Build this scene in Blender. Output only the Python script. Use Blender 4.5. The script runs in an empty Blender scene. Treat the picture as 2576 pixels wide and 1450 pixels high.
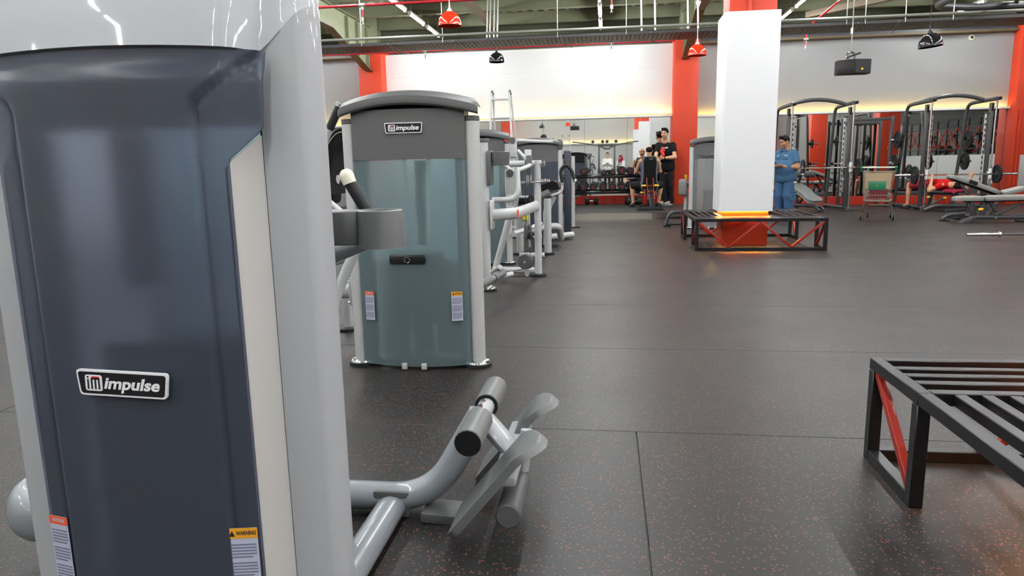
import bpy, bmesh, math, random
import numpy as np
from mathutils import Vector, Matrix, Euler
random.seed(4); np.random.seed(4)
S = bpy.context.scene
COL = S.collection
PI = math.pi

# ------------------------------------------------------------------ camera, world, exposure
cam_d = bpy.data.cameras.new('camera'); cam = bpy.data.objects.new('camera', cam_d); COL.objects.link(cam)
cam_d.sensor_width = 36.0; cam_d.lens = 36.0 * 1755.0 / 2576.0
cam_d.clip_start = 0.05; cam_d.clip_end = 200
cam.matrix_world = Matrix(((0.99093673, -0.00375625, 0.13427688, 0.0),
                           (0.13287063, 0.17432548, -0.97568234, 0.0),
                           (-0.01974298, 0.98468092, 0.17324461, 1.2),
                           (0, 0, 0, 1)))
S.camera = cam
w = bpy.data.worlds.new('world'); S.world = w; w.use_nodes = True
w.node_tree.nodes['Background'].inputs[0].default_value = (0.55, 0.6, 0.65, 1)
w.node_tree.nodes['Background'].inputs[1].default_value = 0.02
S.view_settings.view_transform = 'Standard'; S.view_settings.look = 'None'
S.view_settings.gamma = 1.0; S.view_settings.use_curve_mapping = False
S.view_settings.exposure = 0.0
BATTEN = 300.0      # emission of the fluorescent tubes
LED_WALL = 36.0
LED_ORANGE = 230.0
S.cycles.use_denoising = True
S.cycles.max_bounces = 10; S.cycles.diffuse_bounces = 5; S.cycles.glossy_bounces = 5
S.cycles.transmission_bounces = 6; S.cycles.transparent_max_bounces = 12
S.cycles.sample_clamp_indirect = 8.0
S.cycles.caustics_reflective = False; S.cycles.caustics_refractive = False

# ------------------------------------------------------------------ materials
def srgb(r, g, b):
    f = lambda c: (c/12.92 if c <= 0.04045 else ((c+0.055)/1.055)**2.4)
    return (f(r/255), f(g/255), f(b/255), 1)

def mat(name, col, rough=0.5, metal=0.0, noise=0.06, scale=30.0, spec=0.5, emit=None, es=0.0, trans=0.0, ior=1.45, bump=0.0, coat=0.0, alpha=1.0):
    m = bpy.data.materials.new(name); m.use_nodes = True
    nt = m.node_tree; b = nt.nodes['Principled BSDF']
    col = tuple(col)[:3] + (1,)
    b.inputs['Roughness'].default_value = rough; b.inputs['Metallic'].default_value = metal
    b.inputs['Specular IOR Level'].default_value = spec
    b.inputs['Transmission Weight'].default_value = trans; b.inputs['IOR'].default_value = ior
    b.inputs['Coat Weight'].default_value = coat; b.inputs['Coat Roughness'].default_value = 0.05
    b.inputs['Alpha'].default_value = alpha
    b.inputs['Base Color'].default_value = col
    if emit is not None:
        b.inputs['Emission Color'].default_value = tuple(emit)[:3] + (1,); b.inputs['Emission Strength'].default_value = es
    if noise > 0:
        tc = nt.nodes.new('ShaderNodeTexCoord'); n = nt.nodes.new('ShaderNodeTexNoise')
        n.inputs['Scale'].default_value = scale; n.inputs['Detail'].default_value = 3
        nt.links.new(tc.outputs['Object'], n.inputs['Vector'])
        mp = nt.nodes.new('ShaderNodeMapRange')
        mp.inputs['To Min'].default_value = 1 - noise; mp.inputs['To Max'].default_value = 1 + noise
        nt.links.new(n.outputs['Fac'], mp.inputs['Value'])
        mx = nt.nodes.new('ShaderNodeMix'); mx.data_type = 'RGBA'; mx.blend_type = 'MULTIPLY'; mx.inputs[0].default_value = 1
        mx.inputs[6].default_value = col
        nt.links.new(mp.outputs['Result'], mx.inputs[7]); nt.links.new(mx.outputs[2], b.inputs['Base Color'])
        if bump > 0:
            bp = nt.nodes.new('ShaderNodeBump'); bp.inputs['Strength'].default_value = bump; bp.inputs['Distance'].default_value = 0.002
            nt.links.new(n.outputs['Fac'], bp.inputs['Height']); nt.links.new(bp.outputs['Normal'], b.inputs['Normal'])
    return m

M = {}
M['silver'] = mat('silver_paint', (0.49, 0.50, 0.495), 0.34, 0.15, 0.03, 60)
M['silver_gloss'] = mat('silver_gloss_paint', (0.37, 0.385, 0.40), 0.5, 0.0, 0.02, 60, coat=0.45)
M['silver_dimmed'] = mat('silver_gloss_dimmed', (0.24, 0.255, 0.275), 0.35, 0.1, 0.02, 60, coat=0.4)  # gloss silver darkened for low tubes; less overhead light put into the colour
M['silver_flat'] = mat('silver_satin_plastic', (0.52, 0.50, 0.48), 0.4, 0.0, 0.02, 60)
M['chrome'] = mat('chrome', (0.85, 0.85, 0.86), 0.12, 1.0, 0.02, 40)
M['steel'] = mat('brushed_steel', (0.62, 0.58, 0.50), 0.3, 1.0, 0.12, 3)
M['grey_plastic'] = mat('dark_grey_plastic', (0.088, 0.089, 0.090), 0.45, 0, 0.05, 250, bump=0.15)
M['mid_plastic'] = mat('mid_grey_plastic', (0.13, 0.135, 0.135), 0.42, 0, 0.05, 250)
M['rubber'] = mat('black_rubber', (0.013, 0.0135, 0.015), 0.5, 0, 0.1, 80, spec=0.3)
M['black_gloss'] = mat('black_gloss_enamel', (0.006, 0.0065, 0.008), 0.12, 0, 0.05, 40, coat=0.3)
M['black'] = mat('black_paint', (0.009, 0.009, 0.010), 0.4, 0, 0.08, 60, spec=0.3)
M['bench_black'] = mat('black_bench_enamel', (0.008, 0.0075, 0.009), 0.3, 0, 0.2, 25, spec=0.35)
M['graphite'] = mat('graphite_frame_paint', (0.075, 0.077, 0.082), 0.3, 0.2, 0.04, 60)
M['leather'] = mat('black_upholstery', (0.008, 0.008, 0.009), 0.42, 0, 0.1, 120, bump=0.2, spec=0.12)
M['grey_vinyl'] = mat('grey_upholstery', (0.17, 0.18, 0.175), 0.45, 0, 0.06, 120, bump=0.1)
M['vinyl_edge'] = mat('pale_grey_upholstery', (0.30, 0.30, 0.28), 0.45, 0, 0.06, 120)
M['foam'] = mat('grey_foam', (0.075, 0.078, 0.08), 0.6, 0, 0.1, 200, bump=0.2)
M['red'] = mat('red_column_paint', (0.58, 0.046, 0.014), 0.5, 0, 0.05, 3)
M['red_base'] = mat('red_skirting_paint', (0.55, 0.035, 0.015), 0.45, 0, 0.05, 3)
M['red_steel'] = mat('red_brace_enamel', (0.27, 0.018, 0.009), 0.3, 0, 0.06, 20)
M['red_pipe'] = mat('red_pipe_enamel', (0.42, 0.012, 0.02), 0.35, 0, 0.08, 20)
M['red_lamp'] = mat('red_lamp_enamel', (0.80, 0.035, 0.008), 0.12, 0, 0.02, 20, coat=0.8)
M['white_panel'] = mat('white_gloss_panel', (0.66, 0.66, 0.655), 0.22, 0, 0.01, 4)
M['clad_white'] = mat('white_cladding', (0.70, 0.70, 0.71), 0.35, 0, 0.012, 3)
M['wall_grey'] = mat('grey_wall_paint', (0.31, 0.31, 0.312), 0.6, 0, 0.03, 2)
M['wall_pale'] = mat('pale_wall_paint', (0.42, 0.42, 0.40), 0.6, 0, 0.03, 2)
M['band'] = mat('dark_blue_band_paint', (0.035, 0.04, 0.055), 0.4, 0, 0.1, 3)
M['beam'] = mat('olive_beam_primer', (0.165, 0.175, 0.105), 0.5, 0, 0.16, 5)
M['beam_brown'] = mat('brown_flange_primer', (0.11, 0.08, 0.045), 0.5, 0, 0.2, 6)
M['conduit'] = mat('grey_conduit', (0.30, 0.31, 0.27), 0.4, 0.4, 0.1, 12)
M['tray'] = mat('galvanised_tray', (0.045, 0.042, 0.042), 0.45, 0.2, 0.1, 12)
M['duct'] = mat('black_duct_lagging', (0.028, 0.028, 0.03), 0.5, 0, 0.2, 15)
M['white'] = mat('white_enamel', (0.8, 0.8, 0.78), 0.3, 0, 0.02, 30)
M['cream'] = mat('cream_plastic', (0.66, 0.63, 0.50), 0.4, 0, 0.03, 30)
M['yellow'] = mat('yellow_plastic', (0.78, 0.5, 0.03), 0.4, 0, 0.04, 30)
M['yellow_label'] = mat('yellow_sticker', (0.85, 0.75, 0.05), 0.5, 0, 0.02, 30)
M['orange_label'] = mat('orange_sticker', (0.75, 0.10, 0.04), 0.5, 0, 0.02, 30)
M['amber_label'] = mat('amber_sticker', (0.72, 0.32, 0.02), 0.5, 0, 0.02, 30)
M['paper'] = mat('sticker_paper', (0.42, 0.44, 0.55), 0.5, 0, 0.03, 30)
M['ink'] = mat('sticker_ink', (0.16, 0.17, 0.24), 0.6, 0, 0.02, 30)
M['dark_ink'] = mat('black_ink', (0.015, 0.015, 0.015), 0.5, 0, 0.02, 30)
M['badge_white'] = mat('badge_silver_white', (0.80, 0.80, 0.82), 0.3, 0.1, 0.01, 30)
M['badge_black'] = mat('badge_black', (0.010, 0.010, 0.012), 0.2, 0, 0.02, 30)
M['badge_red'] = mat('badge_red', (0.42, 0.012, 0.015), 0.3, 0, 0.02, 30)
M['green'] = mat('green_plastic', (0.01, 0.16, 0.07), 0.4, 0, 0.05, 30)
M['cart_wire'] = mat('zinc_wire', (0.42, 0.38, 0.30), 0.35, 0.6, 0.1, 40)
M['tan'] = mat('tan_plastic', (0.55, 0.40, 0.24), 0.5, 0, 0.06, 40)
M['maroon'] = mat('maroon_cloth', (0.22, 0.012, 0.03), 0.8, 0, 0.15, 60, bump=0.3, spec=0.12)
M['skin'] = mat('skin', (0.58, 0.32, 0.19), 0.5, 0, 0.05, 30)
M['skin_dark'] = mat('tanned_skin', (0.48, 0.24, 0.13), 0.5, 0, 0.05, 30)
M['hair'] = mat('black_hair', (0.005, 0.004, 0.004), 0.6, 0, 0.3, 150, spec=0.2, bump=0.4)
M['tee_black'] = mat('black_cotton', (0.009, 0.009, 0.010), 0.8, 0, 0.15, 60, bump=0.3, spec=0.12)
M['print_red'] = mat('red_shirt_print', (0.70, 0.06, 0.045), 0.7, 0, 0.1, 60)
M['track_black'] = mat('black_track_cloth', (0.013, 0.013, 0.015), 0.7, 0, 0.15, 60, bump=0.3, spec=0.12)
M['vest_blue'] = mat('slate_blue_cotton', (0.085, 0.10, 0.17), 0.8, 0, 0.12, 60, bump=0.3, spec=0.12)
M['shorts'] = mat('charcoal_shorts_cloth', (0.013, 0.015, 0.018), 0.8, 0, 0.2, 40, bump=0.3, spec=0.12)
M['uniform'] = mat('blue_uniform_cloth', (0.060, 0.135, 0.235), 0.8, 0, 0.14, 30, bump=0.35, spec=0.12)
M['uniform_dark'] = mat('blue_trouser_cloth', (0.050, 0.105, 0.205), 0.8, 0, 0.14, 30, bump=0.35, spec=0.12)
M['shirt_red'] = mat('red_cotton', (0.50, 0.012, 0.012), 0.8, 0, 0.12, 40, bump=0.3, spec=0.12)
M['shorts_red'] = mat('red_grey_shorts_cloth', (0.36, 0.03, 0.045), 0.8, 0, 0.3, 14, bump=0.3, spec=0.12)
M['shirt_white'] = mat('white_cotton', (0.78, 0.78, 0.77), 0.8, 0, 0.05, 40, bump=0.3)
M['shoe'] = mat('black_shoe', (0.03, 0.03, 0.033), 0.6, 0, 0.2, 60, spec=0.12)
M['shoe_grey'] = mat('grey_shoe', (0.30, 0.29, 0.27), 0.6, 0, 0.3, 40)
M['sole'] = mat('pale_sole', (0.55, 0.55, 0.52), 0.6, 0, 0.1, 60)
M['mouth'] = mat('lip', (0.35, 0.10, 0.08), 0.5, 0, 0.02, 30)
M['eye'] = mat('eye', (0.015, 0.012, 0.01), 0.2, 0, 0.02, 30)
M['teeth'] = mat('teeth', (0.8, 0.78, 0.72), 0.3, 0, 0.02, 30)
M['mirror'] = mat('mirror_silvering', (0.90, 0.92, 0.90), 0.015, 1.0, 0.0)
M['tube_on'] = mat('lit_fluorescent_tube', (0.9, 0.9, 0.9), 0.5, 0, 0.0, emit=(0.968, 1.0, 1.01), es=BATTEN)
M['led_warm'] = mat('warm_led_strip', (0.9, 0.8, 0.5), 0.5, 0, 0.0, emit=(1.0, 0.66, 0.12), es=LED_WALL)
M['led_orange'] = mat('orange_led_strip', (0.9, 0.5, 0.1), 0.5, 0, 0.0, emit=(1.0, 0.50, 0.06), es=LED_ORANGE)
M['navy'] = mat('navy_plastic', (0.022, 0.030, 0.045), 0.4, 0, 0.03, 40)
M['shield'] = mat('teal_tinted_shield', (0.62, 0.82, 0.88), 0.34, 0, 0.02, 40, trans=0.85, ior=1.2)
M['shield_dark'] = mat('navy_tinted_shield', (0.29, 0.335, 0.45), 0.28, 0, 0.02, 40, trans=0.86, ior=1.35)
M['shield_clear'] = mat('clear_frosted_shield', (0.75, 0.78, 0.78), 0.22, 0, 0.01, 40, trans=0.8, ior=1.2)

def floor_mat(name, base, chips, amount):
    m = bpy.data.materials.new(name); m.use_nodes = True; nt = m.node_tree; b = nt.nodes['Principled BSDF']
    L = nt.links.new; N = nt.nodes.new
    geo = N('ShaderNodeNewGeometry')
    v = N('ShaderNodeTexVoronoi'); v.inputs['Scale'].default_value = 115; L(geo.outputs['Position'], v.inputs['Vector'])
    n = N('ShaderNodeTexNoise'); n.inputs['Scale'].default_value = 260; n.inputs['Detail'].default_value = 2; L(geo.outputs['Position'], n.inputs['Vector'])
    n2 = N('ShaderNodeTexNoise'); n2.inputs['Scale'].default_value = 1.3; n2.inputs['Detail'].default_value = 4; L(geo.outputs['Position'], n2.inputs['Vector'])
    sep = N('ShaderNodeSeparateColor'); L(v.outputs['Color'], sep.inputs[0])
    thr = N('ShaderNodeMath'); thr.operation = 'GREATER_THAN'; thr.inputs[1].default_value = 1 - amount; L(sep.outputs[0], thr.inputs[0])
    d = N('ShaderNodeMath'); d.operation = 'LESS_THAN'; d.inputs[1].default_value = 0.43; L(v.outputs['Distance'], d.inputs[0])
    d2 = N('ShaderNodeMath'); d2.operation = 'MULTIPLY'; L(thr.outputs[0], d2.inputs[0]); L(d.outputs[0], d2.inputs[1])
    base_mix = N('ShaderNodeMix'); base_mix.data_type = 'RGBA'
    base_mix.inputs[6].default_value = tuple(c*0.78 for c in base) + (1,); base_mix.inputs[7].default_value = tuple(c*1.22 for c in base) + (1,)
    ad = N('ShaderNodeMath'); ad.operation = 'ADD'; L(n.outputs['Fac'], ad.inputs[0]); L(n2.outputs['Fac'], ad.inputs[1])
    hf = N('ShaderNodeMath'); hf.operation = 'MULTIPLY'; hf.inputs[1].default_value = 0.5; L(ad.outputs[0], hf.inputs[0])
    L(hf.outputs[0], base_mix.inputs[0])
    mx = N('ShaderNodeMix'); mx.data_type = 'RGBA'; L(d2.outputs[0], mx.inputs[0]); L(base_mix.outputs[2], mx.inputs[6])
    ramp = N('ShaderNodeMix'); ramp.data_type = 'RGBA'; L(sep.outputs[1], ramp.inputs[0])
    ramp.inputs[6].default_value = chips[0] + (1,); ramp.inputs[7].default_value = chips[1] + (1,); L(ramp.outputs[2], mx.inputs[7])
    L(mx.outputs[2], b.inputs['Base Color']); b.inputs['Specular IOR Level'].default_value = 0.34
    r = N('ShaderNodeMapRange'); r.inputs['To Min'].default_value = 0.36; r.inputs['To Max'].default_value = 0.5; L(n2.outputs['Fac'], r.inputs['Value']); L(r.outputs['Result'], b.inputs['Roughness'])
    bp = N('ShaderNodeBump'); bp.inputs['Strength'].default_value = 0.12; bp.inputs['Distance'].default_value = 0.001; L(n.outputs['Fac'], bp.inputs['Height']); L(bp.outputs['Normal'], b.inputs['Normal'])
    return m
M['floor'] = floor_mat('rubber_mat_speckled', (0.0165, 0.0163, 0.0160), ((0.20, 0.045, 0.025), (0.075, 0.06, 0.048)), 0.20)
M['floor2'] = floor_mat('rubber_mat_dark', (0.032, 0.032, 0.032), ((0.06, 0.055, 0.05), (0.06, 0.06, 0.06)), 0.05)

def deck_mat():
    m = mat('galvanised_deck', (0.5, 0.5, 0.46), 0.4, 0.15, 0.0); nt = m.node_tree; b = nt.nodes['Principled BSDF']
    tc = nt.nodes.new('ShaderNodeNewGeometry'); mp = nt.nodes.new('ShaderNodeMapping'); mp.inputs['Scale'].default_value = (9, 1.2, 3)
    n = nt.nodes.new('ShaderNodeTexNoise'); n.inputs['Scale'].default_value = 0.9; n.inputs['Detail'].default_value = 6; n.inputs['Roughness'].default_value = 0.65
    r = nt.nodes.new('ShaderNodeValToRGB'); e = r.color_ramp.elements
    e[0].position = 0.36; e[0].color = (0.10, 0.055, 0.03, 1); e[1].position = 0.52; e[1].color = (0.36, 0.36, 0.32, 1)
    q = e.new(0.66); q.color = (0.66, 0.66, 0.62, 1)
    nt.links.new(tc.outputs['Position'], mp.inputs['Vector']); nt.links.new(mp.outputs[0], n.inputs['Vector']); nt.links.new(n.outputs['Fac'], r.inputs[0]); nt.links.new(r.outputs[0], b.inputs['Base Color'])
    return m
M['deck'] = deck_mat()

# ------------------------------------------------------------------ mesh builder
WL = {}          # world location of every object built (all unrotated at build time)

def fillet(pts, r, n=5):
    pts = [Vector(p) for p in pts]
    if r <= 0 or len(pts) < 3: return pts
    out = [pts[0]]
    for a, b, c in zip(pts, pts[1:], pts[2:]):
        u, v = (a-b), (c-b)
        lu, lv = u.length, v.length
        if lu < 1e-6 or lv < 1e-6: continue
        u /= lu; v /= lv
        d = min(r, lu*0.48, lv*0.48)
        p, q = b+u*d, b+v*d
        for i in range(n+1):
            t = i/n
            out.append(p*(1-t)**2 + b*2*t*(1-t) + q*t*t)
    out.append(pts[-1])
    return out

def arc(c, r, a0, a1, n, ax=(1, 0, 0), ay=(0, 0, 1)):
    c, ax, ay = Vector(c), Vector(ax), Vector(ay)
    return [c + ax*(r*math.cos(a0+(a1-a0)*i/n)) + ay*(r*math.sin(a0+(a1-a0)*i/n)) for i in range(n+1)]

class MB:
    def __init__(self): self.bm = bmesh.new()
    def add(self, vs, fs):
        v = [self.bm.verts.new(p) for p in vs]
        out = []
        for f in fs:
            try: out.append(self.bm.faces.new([v[i] for i in f]))
            except ValueError: pass
        return v
    def bevel(self, verts, w, seg=2):
        vs = set(verts); es = [e for e in self.bm.edges if e.verts[0] in vs and e.verts[1] in vs]
        if w > 0: bmesh.ops.bevel(self.bm, geom=es, offset=w, segments=seg, profile=0.5, affect='EDGES', clamp_overlap=True)
    def box(self, x0, x1, y0, y1, z0, z1, bev=0.0, seg=2):
        v = self.add([(x, y, z) for x in (x0, x1) for y in (y0, y1) for z in (z0, z1)],
                     [(0, 1, 3, 2), (4, 6, 7, 5), (0, 4, 5, 1), (2, 3, 7, 6), (0, 2, 6, 4), (1, 5, 7, 3)])
        self.bevel(v, bev, seg); return self
    def obox(self, c, size, rot=(0, 0, 0), bev=0.0, seg=2, taper=None):
        R = rot if isinstance(rot, Matrix) else Euler(rot).to_matrix()
        c = Vector(c); sx, sy, sz = (s/2 for s in size)
        P = []
        for x in (-1, 1):
            for y in (-1, 1):
                for z in (-1, 1):
                    t = taper if (taper and z > 0) else 1
                    P.append(c + R @ Vector((x*sx*t, y*sy*t, z*sz)))
        v = self.add(P, [(0, 1, 3, 2), (4, 6, 7, 5), (0, 4, 5, 1), (2, 3, 7, 6), (0, 2, 6, 4), (1, 5, 7, 3)])
        self.bevel(v, bev, seg); return self
    def beam(self, p, q, wid, hei, up=(0, 0, 1), bev=0.0):
        p, q = Vector(p), Vector(q); d = (q-p); L = d.length; z = d.normalized(); u = Vector(up)
        if abs(z.dot(u)) > 0.98: u = Vector((0, 1, 0))
        x = u.cross(z).normalized(); y = z.cross(x)
        R = Matrix((x, y, z)).transposed()
        return self.obox((p+q)/2, (wid, hei, L), R, bev)
    def tube(self, pts, r, seg=10, fil=0.0, caps=True, oval=(1, 1), up=(0, 0, 1), n=5):
        P = fillet(pts, fil, n) if fil > 0 else [Vector(p) for p in pts]
        rs = r if isinstance(r, (list, tuple)) else [r]*len(P)
        rings = []; prev = None
        for i, p in enumerate(P):
            t = (P[min(i+1, len(P)-1)] - P[max(i-1, 0)]).normalized()
            if prev is None:
                u = Vector(up)
                if abs(t.dot(u)) > 0.95: u = Vector((0, 1, 0)) if abs(t.y) < 0.9 else Vector((1, 0, 0))
                a = (u - t*u.dot(t)).normalized()
            else:
                a = (prev - t*prev.dot(t)).normalized()
            prev = a; b = t.cross(a)
            rings.append([self.bm.verts.new(p + (a*math.cos(2*PI*k/seg)*oval[0] + b*math.sin(2*PI*k/seg)*oval[1])*rs[i]) for k in range(seg)])
        for A, B in zip(rings, rings[1:]):
            for k in range(seg):
                self.bm.faces.new((A[k], A[(k+1) % seg], B[(k+1) % seg], B[k]))
        if caps:
            self.bm.faces.new(list(reversed(rings[0]))); self.bm.faces.new(rings[-1])
        return self
    def lathe(self, prof, c=(0, 0, 0), axis=(0, 0, 1), seg=20, caps=True):
        c = Vector(c); z = Vector(axis).normalized(); u = Vector((1, 0, 0)) if abs(z.x) < 0.9 else Vector((0, 1, 0))
        x = u.cross(z).normalized(); y = z.cross(x); rings = []
        for r, h in prof:
            if r < 1e-5: rings.append([self.bm.verts.new(c+z*h)])
            else: rings.append([self.bm.verts.new(c + z*h + (x*math.cos(2*PI*k/seg)+y*math.sin(2*PI*k/seg))*r) for k in range(seg)])
        for A, B in zip(rings, rings[1:]):
            for k in range(seg):
                a0, a1 = A[k % len(A)], A[(k+1) % len(A)]; b0, b1 = B[k % len(B)], B[(k+1) % len(B)]
                f = []
                for q in (a0, a1, b1, b0):
                    if q not in f: f.append(q)
                if len(f) > 2:
                    try: self.bm.faces.new(f)
                    except ValueError: pass
        if caps:
            for R_ in (rings[0], rings[-1]):
                if len(R_) > 2:
                    try: self.bm.faces.new(R_)
                    except ValueError: pass
        return self
    def cyl(self, p, q, r, seg=14, bev=0.0):
        p, q = Vector(p), Vector(q); L = (q-p).length
        b = min(bev, r*0.6, L*0.4)
        prof = [(r-b, 0), (r, b), (r, L-b), (r-b, L)] if b > 0 else [(r, 0), (r, L)]
        return self.lathe(prof, p, q-p, seg)
    def ell(self, c, rad, rot=None, seg=14, rings=9):
        c = Vector(c); R = Euler(rot).to_matrix() if rot else Matrix.Identity(3)
        V = []; F = []
        vs = []
        for i in range(rings+1):
            th = PI*i/rings
            row = []
            for k in range(seg if 0 < i < rings else 1):
                ph = 2*PI*k/seg
                row.append(self.bm.verts.new(c + R @ Vector((rad[0]*math.sin(th)*math.cos(ph), rad[1]*math.sin(th)*math.sin(ph), rad[2]*math.cos(th)))))
            vs.append(row)
        for A, B in zip(vs, vs[1:]):
            for k in range(seg):
                f = []
                for q in (A[k % len(A)], B[k % len(B)], B[(k+1) % len(B)], A[(k+1) % len(A)]):
                    if q not in f: f.append(q)
                if len(f) > 2: self.bm.faces.new(f)
        return self
    def prism(self, poly, origin, ax, ay, az, d, bev=0.0, seg=2):
        o, ax, ay, az = Vector(origin), Vector(ax), Vector(ay), Vector(az)
        n = len(poly)
        A = [o + ax*p[0] + ay*p[1] for p in poly]; B = [p + az*d for p in A]
        v = self.add(A+B, [tuple(range(n-1, -1, -1)), tuple(range(n, 2*n))] + [(i, (i+1) % n, n+(i+1) % n, n+i) for i in range(n)])
        self.bevel(v, bev, seg); return self
    def grid(self, fn, nu, nv):
        vs = [[self.bm.verts.new(fn(i/nu, j/nv)) for j in range(nv+1)] for i in range(nu+1)]
        for i in range(nu):
            for j in range(nv):
                self.bm.faces.new((vs[i][j], vs[i+1][j], vs[i+1][j+1], vs[i][j+1]))
        return self
    def solid(self, fn, nu, nv, thick):
        """closed sheet: fn(u,v)->point on the front, thickened by the vector thick"""
        t = Vector(thick)
        a = [[self.bm.verts.new(fn(i/nu, j/nv)) for j in range(nv+1)] for i in range(nu+1)]
        b = [[self.bm.verts.new(Vector(fn(i/nu, j/nv))+t) for j in range(nv+1)] for i in range(nu+1)]
        for i in range(nu):
            for j in range(nv):
                self.bm.faces.new((a[i][j], a[i+1][j], a[i+1][j+1], a[i][j+1]))
                self.bm.faces.new((b[i][j], b[i][j+1], b[i+1][j+1], b[i+1][j]))
        for i in range(nu):
            self.bm.faces.new((a[i][0], b[i][0], b[i+1][0], a[i+1][0])); self.bm.faces.new((a[i][nv], a[i+1][nv], b[i+1][nv], b[i][nv]))
        for j in range(nv):
            self.bm.faces.new((a[0][j], a[0][j+1], b[0][j+1], b[0][j])); self.bm.faces.new((a[nu][j], b[nu][j], b[nu][j+1], a[nu][j+1]))
        return self
    def cut(self, co, no):
        """keep the side opposite to the normal"""
        r = bmesh.ops.bisect_plane(self.bm, geom=self.bm.verts[:]+self.bm.edges[:]+self.bm.faces[:], plane_co=co, plane_no=no, clear_outer=True)
        es = [e for e in r['geom_cut'] if isinstance(e, bmesh.types.BMEdge)]
        if es: bmesh.ops.contextual_create(self.bm, geom=es)
        return self
    def mesh(self, name, m, ang=40, off=Vector((0, 0, 0))):
        bmesh.ops.recalc_face_normals(self.bm, faces=self.bm.faces)
        if off.length > 0: bmesh.ops.translate(self.bm, verts=self.bm.verts, vec=-off)
        me = bpy.data.meshes.new(name); self.bm.to_mesh(me); self.bm.free()
        me.materials.append(M[m] if isinstance(m, str) else m)
        me.shade_smooth(); me.set_sharp_from_angle(angle=math.radians(ang))
        return me
    def build(self, name, m, parent=None, ang=40, base=None):
        """coordinates are world coordinates; the object's origin is its parent's, or BASE, or the bottom centre"""
        if parent is not None: off = WL[parent]
        elif base is not None: off = Vector(base)
        else:
            xs = [v.co for v in self.bm.verts]
            lo = [min(c[i] for c in xs) for i in range(3)]; hi = [max(c[i] for c in xs) for i in range(3)]
            off = Vector(((lo[0]+hi[0])/2, (lo[1]+hi[1])/2, lo[2]))
        o = bpy.data.objects.new(name, self.mesh(name, m, ang, off)); COL.objects.link(o)
        if parent is not None: o.parent = parent
        else: o.location = off
        WL[o] = off.copy()
        return o

def tag(o, label=None, cat=None, group=None, kind=None):
    if label: o['label'] = label
    if cat: o['category'] = cat
    if group: o['group'] = group
    if kind: o['kind'] = kind
    return o
def thing(name, label, cat, loc, group=None, kind=None):
    o = bpy.data.objects.new(name, None); o.empty_display_size = 0.1; COL.objects.link(o)
    o.location = loc; WL[o] = Vector(loc); return tag(o, label, cat, group, kind)
KIDS = {}
def children(o): return [c for c in bpy.data.objects if c.parent == o]
def dup(root, loc=None, label=None, group=None, rz=None, scale=None):
    """a copy of a thing with copies of its parts and their sub-parts"""
    def rec(o, par):
        c = o.copy(); COL.objects.link(c); c.parent = par
        for ch in children(o): rec(ch, c)
        return c
    r = rec(root, None)
    if loc is not None: r.location = loc
    if rz is not None: r.rotation_euler.z = rz
    if scale is not None: r.scale = (scale,)*3
    if label: r['label'] = label
    if group: r['group'] = group
    return r
def text_part(body, name, m, parent, size, mtx, shear=0.0, weight=0.0, extrude=0.001, align='LEFT', width=None):
    cu = bpy.data.curves.new('lettering', 'FONT'); cu.body = body; cu.size = size; cu.shear = shear; cu.offset = weight
    cu.extrude = extrude; cu.align_x = align; cu.align_y = 'CENTER'; cu.resolution_u = 3
    t = bpy.data.objects.new('tmp', cu); COL.objects.link(t)
    dg = bpy.context.evaluated_depsgraph_get(); dg.update()
    me = bpy.data.meshes.new_from_object(t.evaluated_get(dg)); bpy.data.objects.remove(t)
    xs = [v.co.x for v in me.vertices]
    if width and xs:
        f = width/(max(xs)-min(xs)); me.transform(Matrix.Diagonal((f, 1, 1, 1)))
    me.transform(mtx); me.transform(Matrix.Translation(-WL[parent]))
    me.materials.clear(); me.materials.append(M[m]); me.name = name
    o = bpy.data.objects.new(name, me); COL.objects.link(o); o.parent = parent; WL[o] = WL[parent].copy()
    return o
# a frame whose local x is world +x, local y is world +z, facing -y (towards the camera)
def face_south(p, yaw=0.0, roll=0.0):
    return Matrix.Translation(p) @ Matrix.Rotation(yaw, 4, 'Z') @ Matrix.Rotation(PI/2, 4, 'X') @ Matrix.Rotation(roll, 4, 'Z')

# ================================================================== the setting
def structure(name, m, mb, parent=None, ang=40):
    o = mb.build(name, m, parent, ang)
    if parent is None: o['kind'] = 'structure'
    return o
def struct_empty(name, loc):
    o = bpy.data.objects.new(name, None); COL.objects.link(o); o.location = loc; WL[o] = Vector(loc); o['kind'] = 'structure'; return o
def link_copy(name, me, parent, loc, rot=None):
    o = bpy.data.objects.new(name, me); COL.objects.link(o); o.parent = parent
    o.location = Vector(loc)-WL[parent]
    if rot: o.rotation_euler = rot
    WL[o] = Vector(loc); return o

NORTH, SOUTH, EAST, WEST = 19.5, -7.2, 16.9, -9.0  # most positions below were worked out from image pixels and hard-coded in metres
# floor: a slab under rubber mats with open joints
fl_o = structure('floor', 'black', MB().box(WEST-0.2, EAST+6, SOUTH-0.3, NORTH+0.4, -0.12, -0.012))
tile = MB().box(-4.348, 4.348, -0.7225, 0.7225, -0.012, 0.0, 0.0015, 1).mesh('floor_mat', 'floor')
OFF = {5: -2.4, 6: 0.135, 7: -3.1, 8: -1.6}
for r in range(19):
    y = 0.15 + 1.448*(r-5) + 0.724
    off = OFF.get(r, -2.2 + 0.7*(r % 3))
    for k in range(-2, 5):
        x = off + 8.70*k + 4.35
        if x-4.3 > EAST or x+4.3 < WEST or y > NORTH+0.4: continue
        link_copy('floor_mat', tile, fl_o, (x, y, 0))
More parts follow.
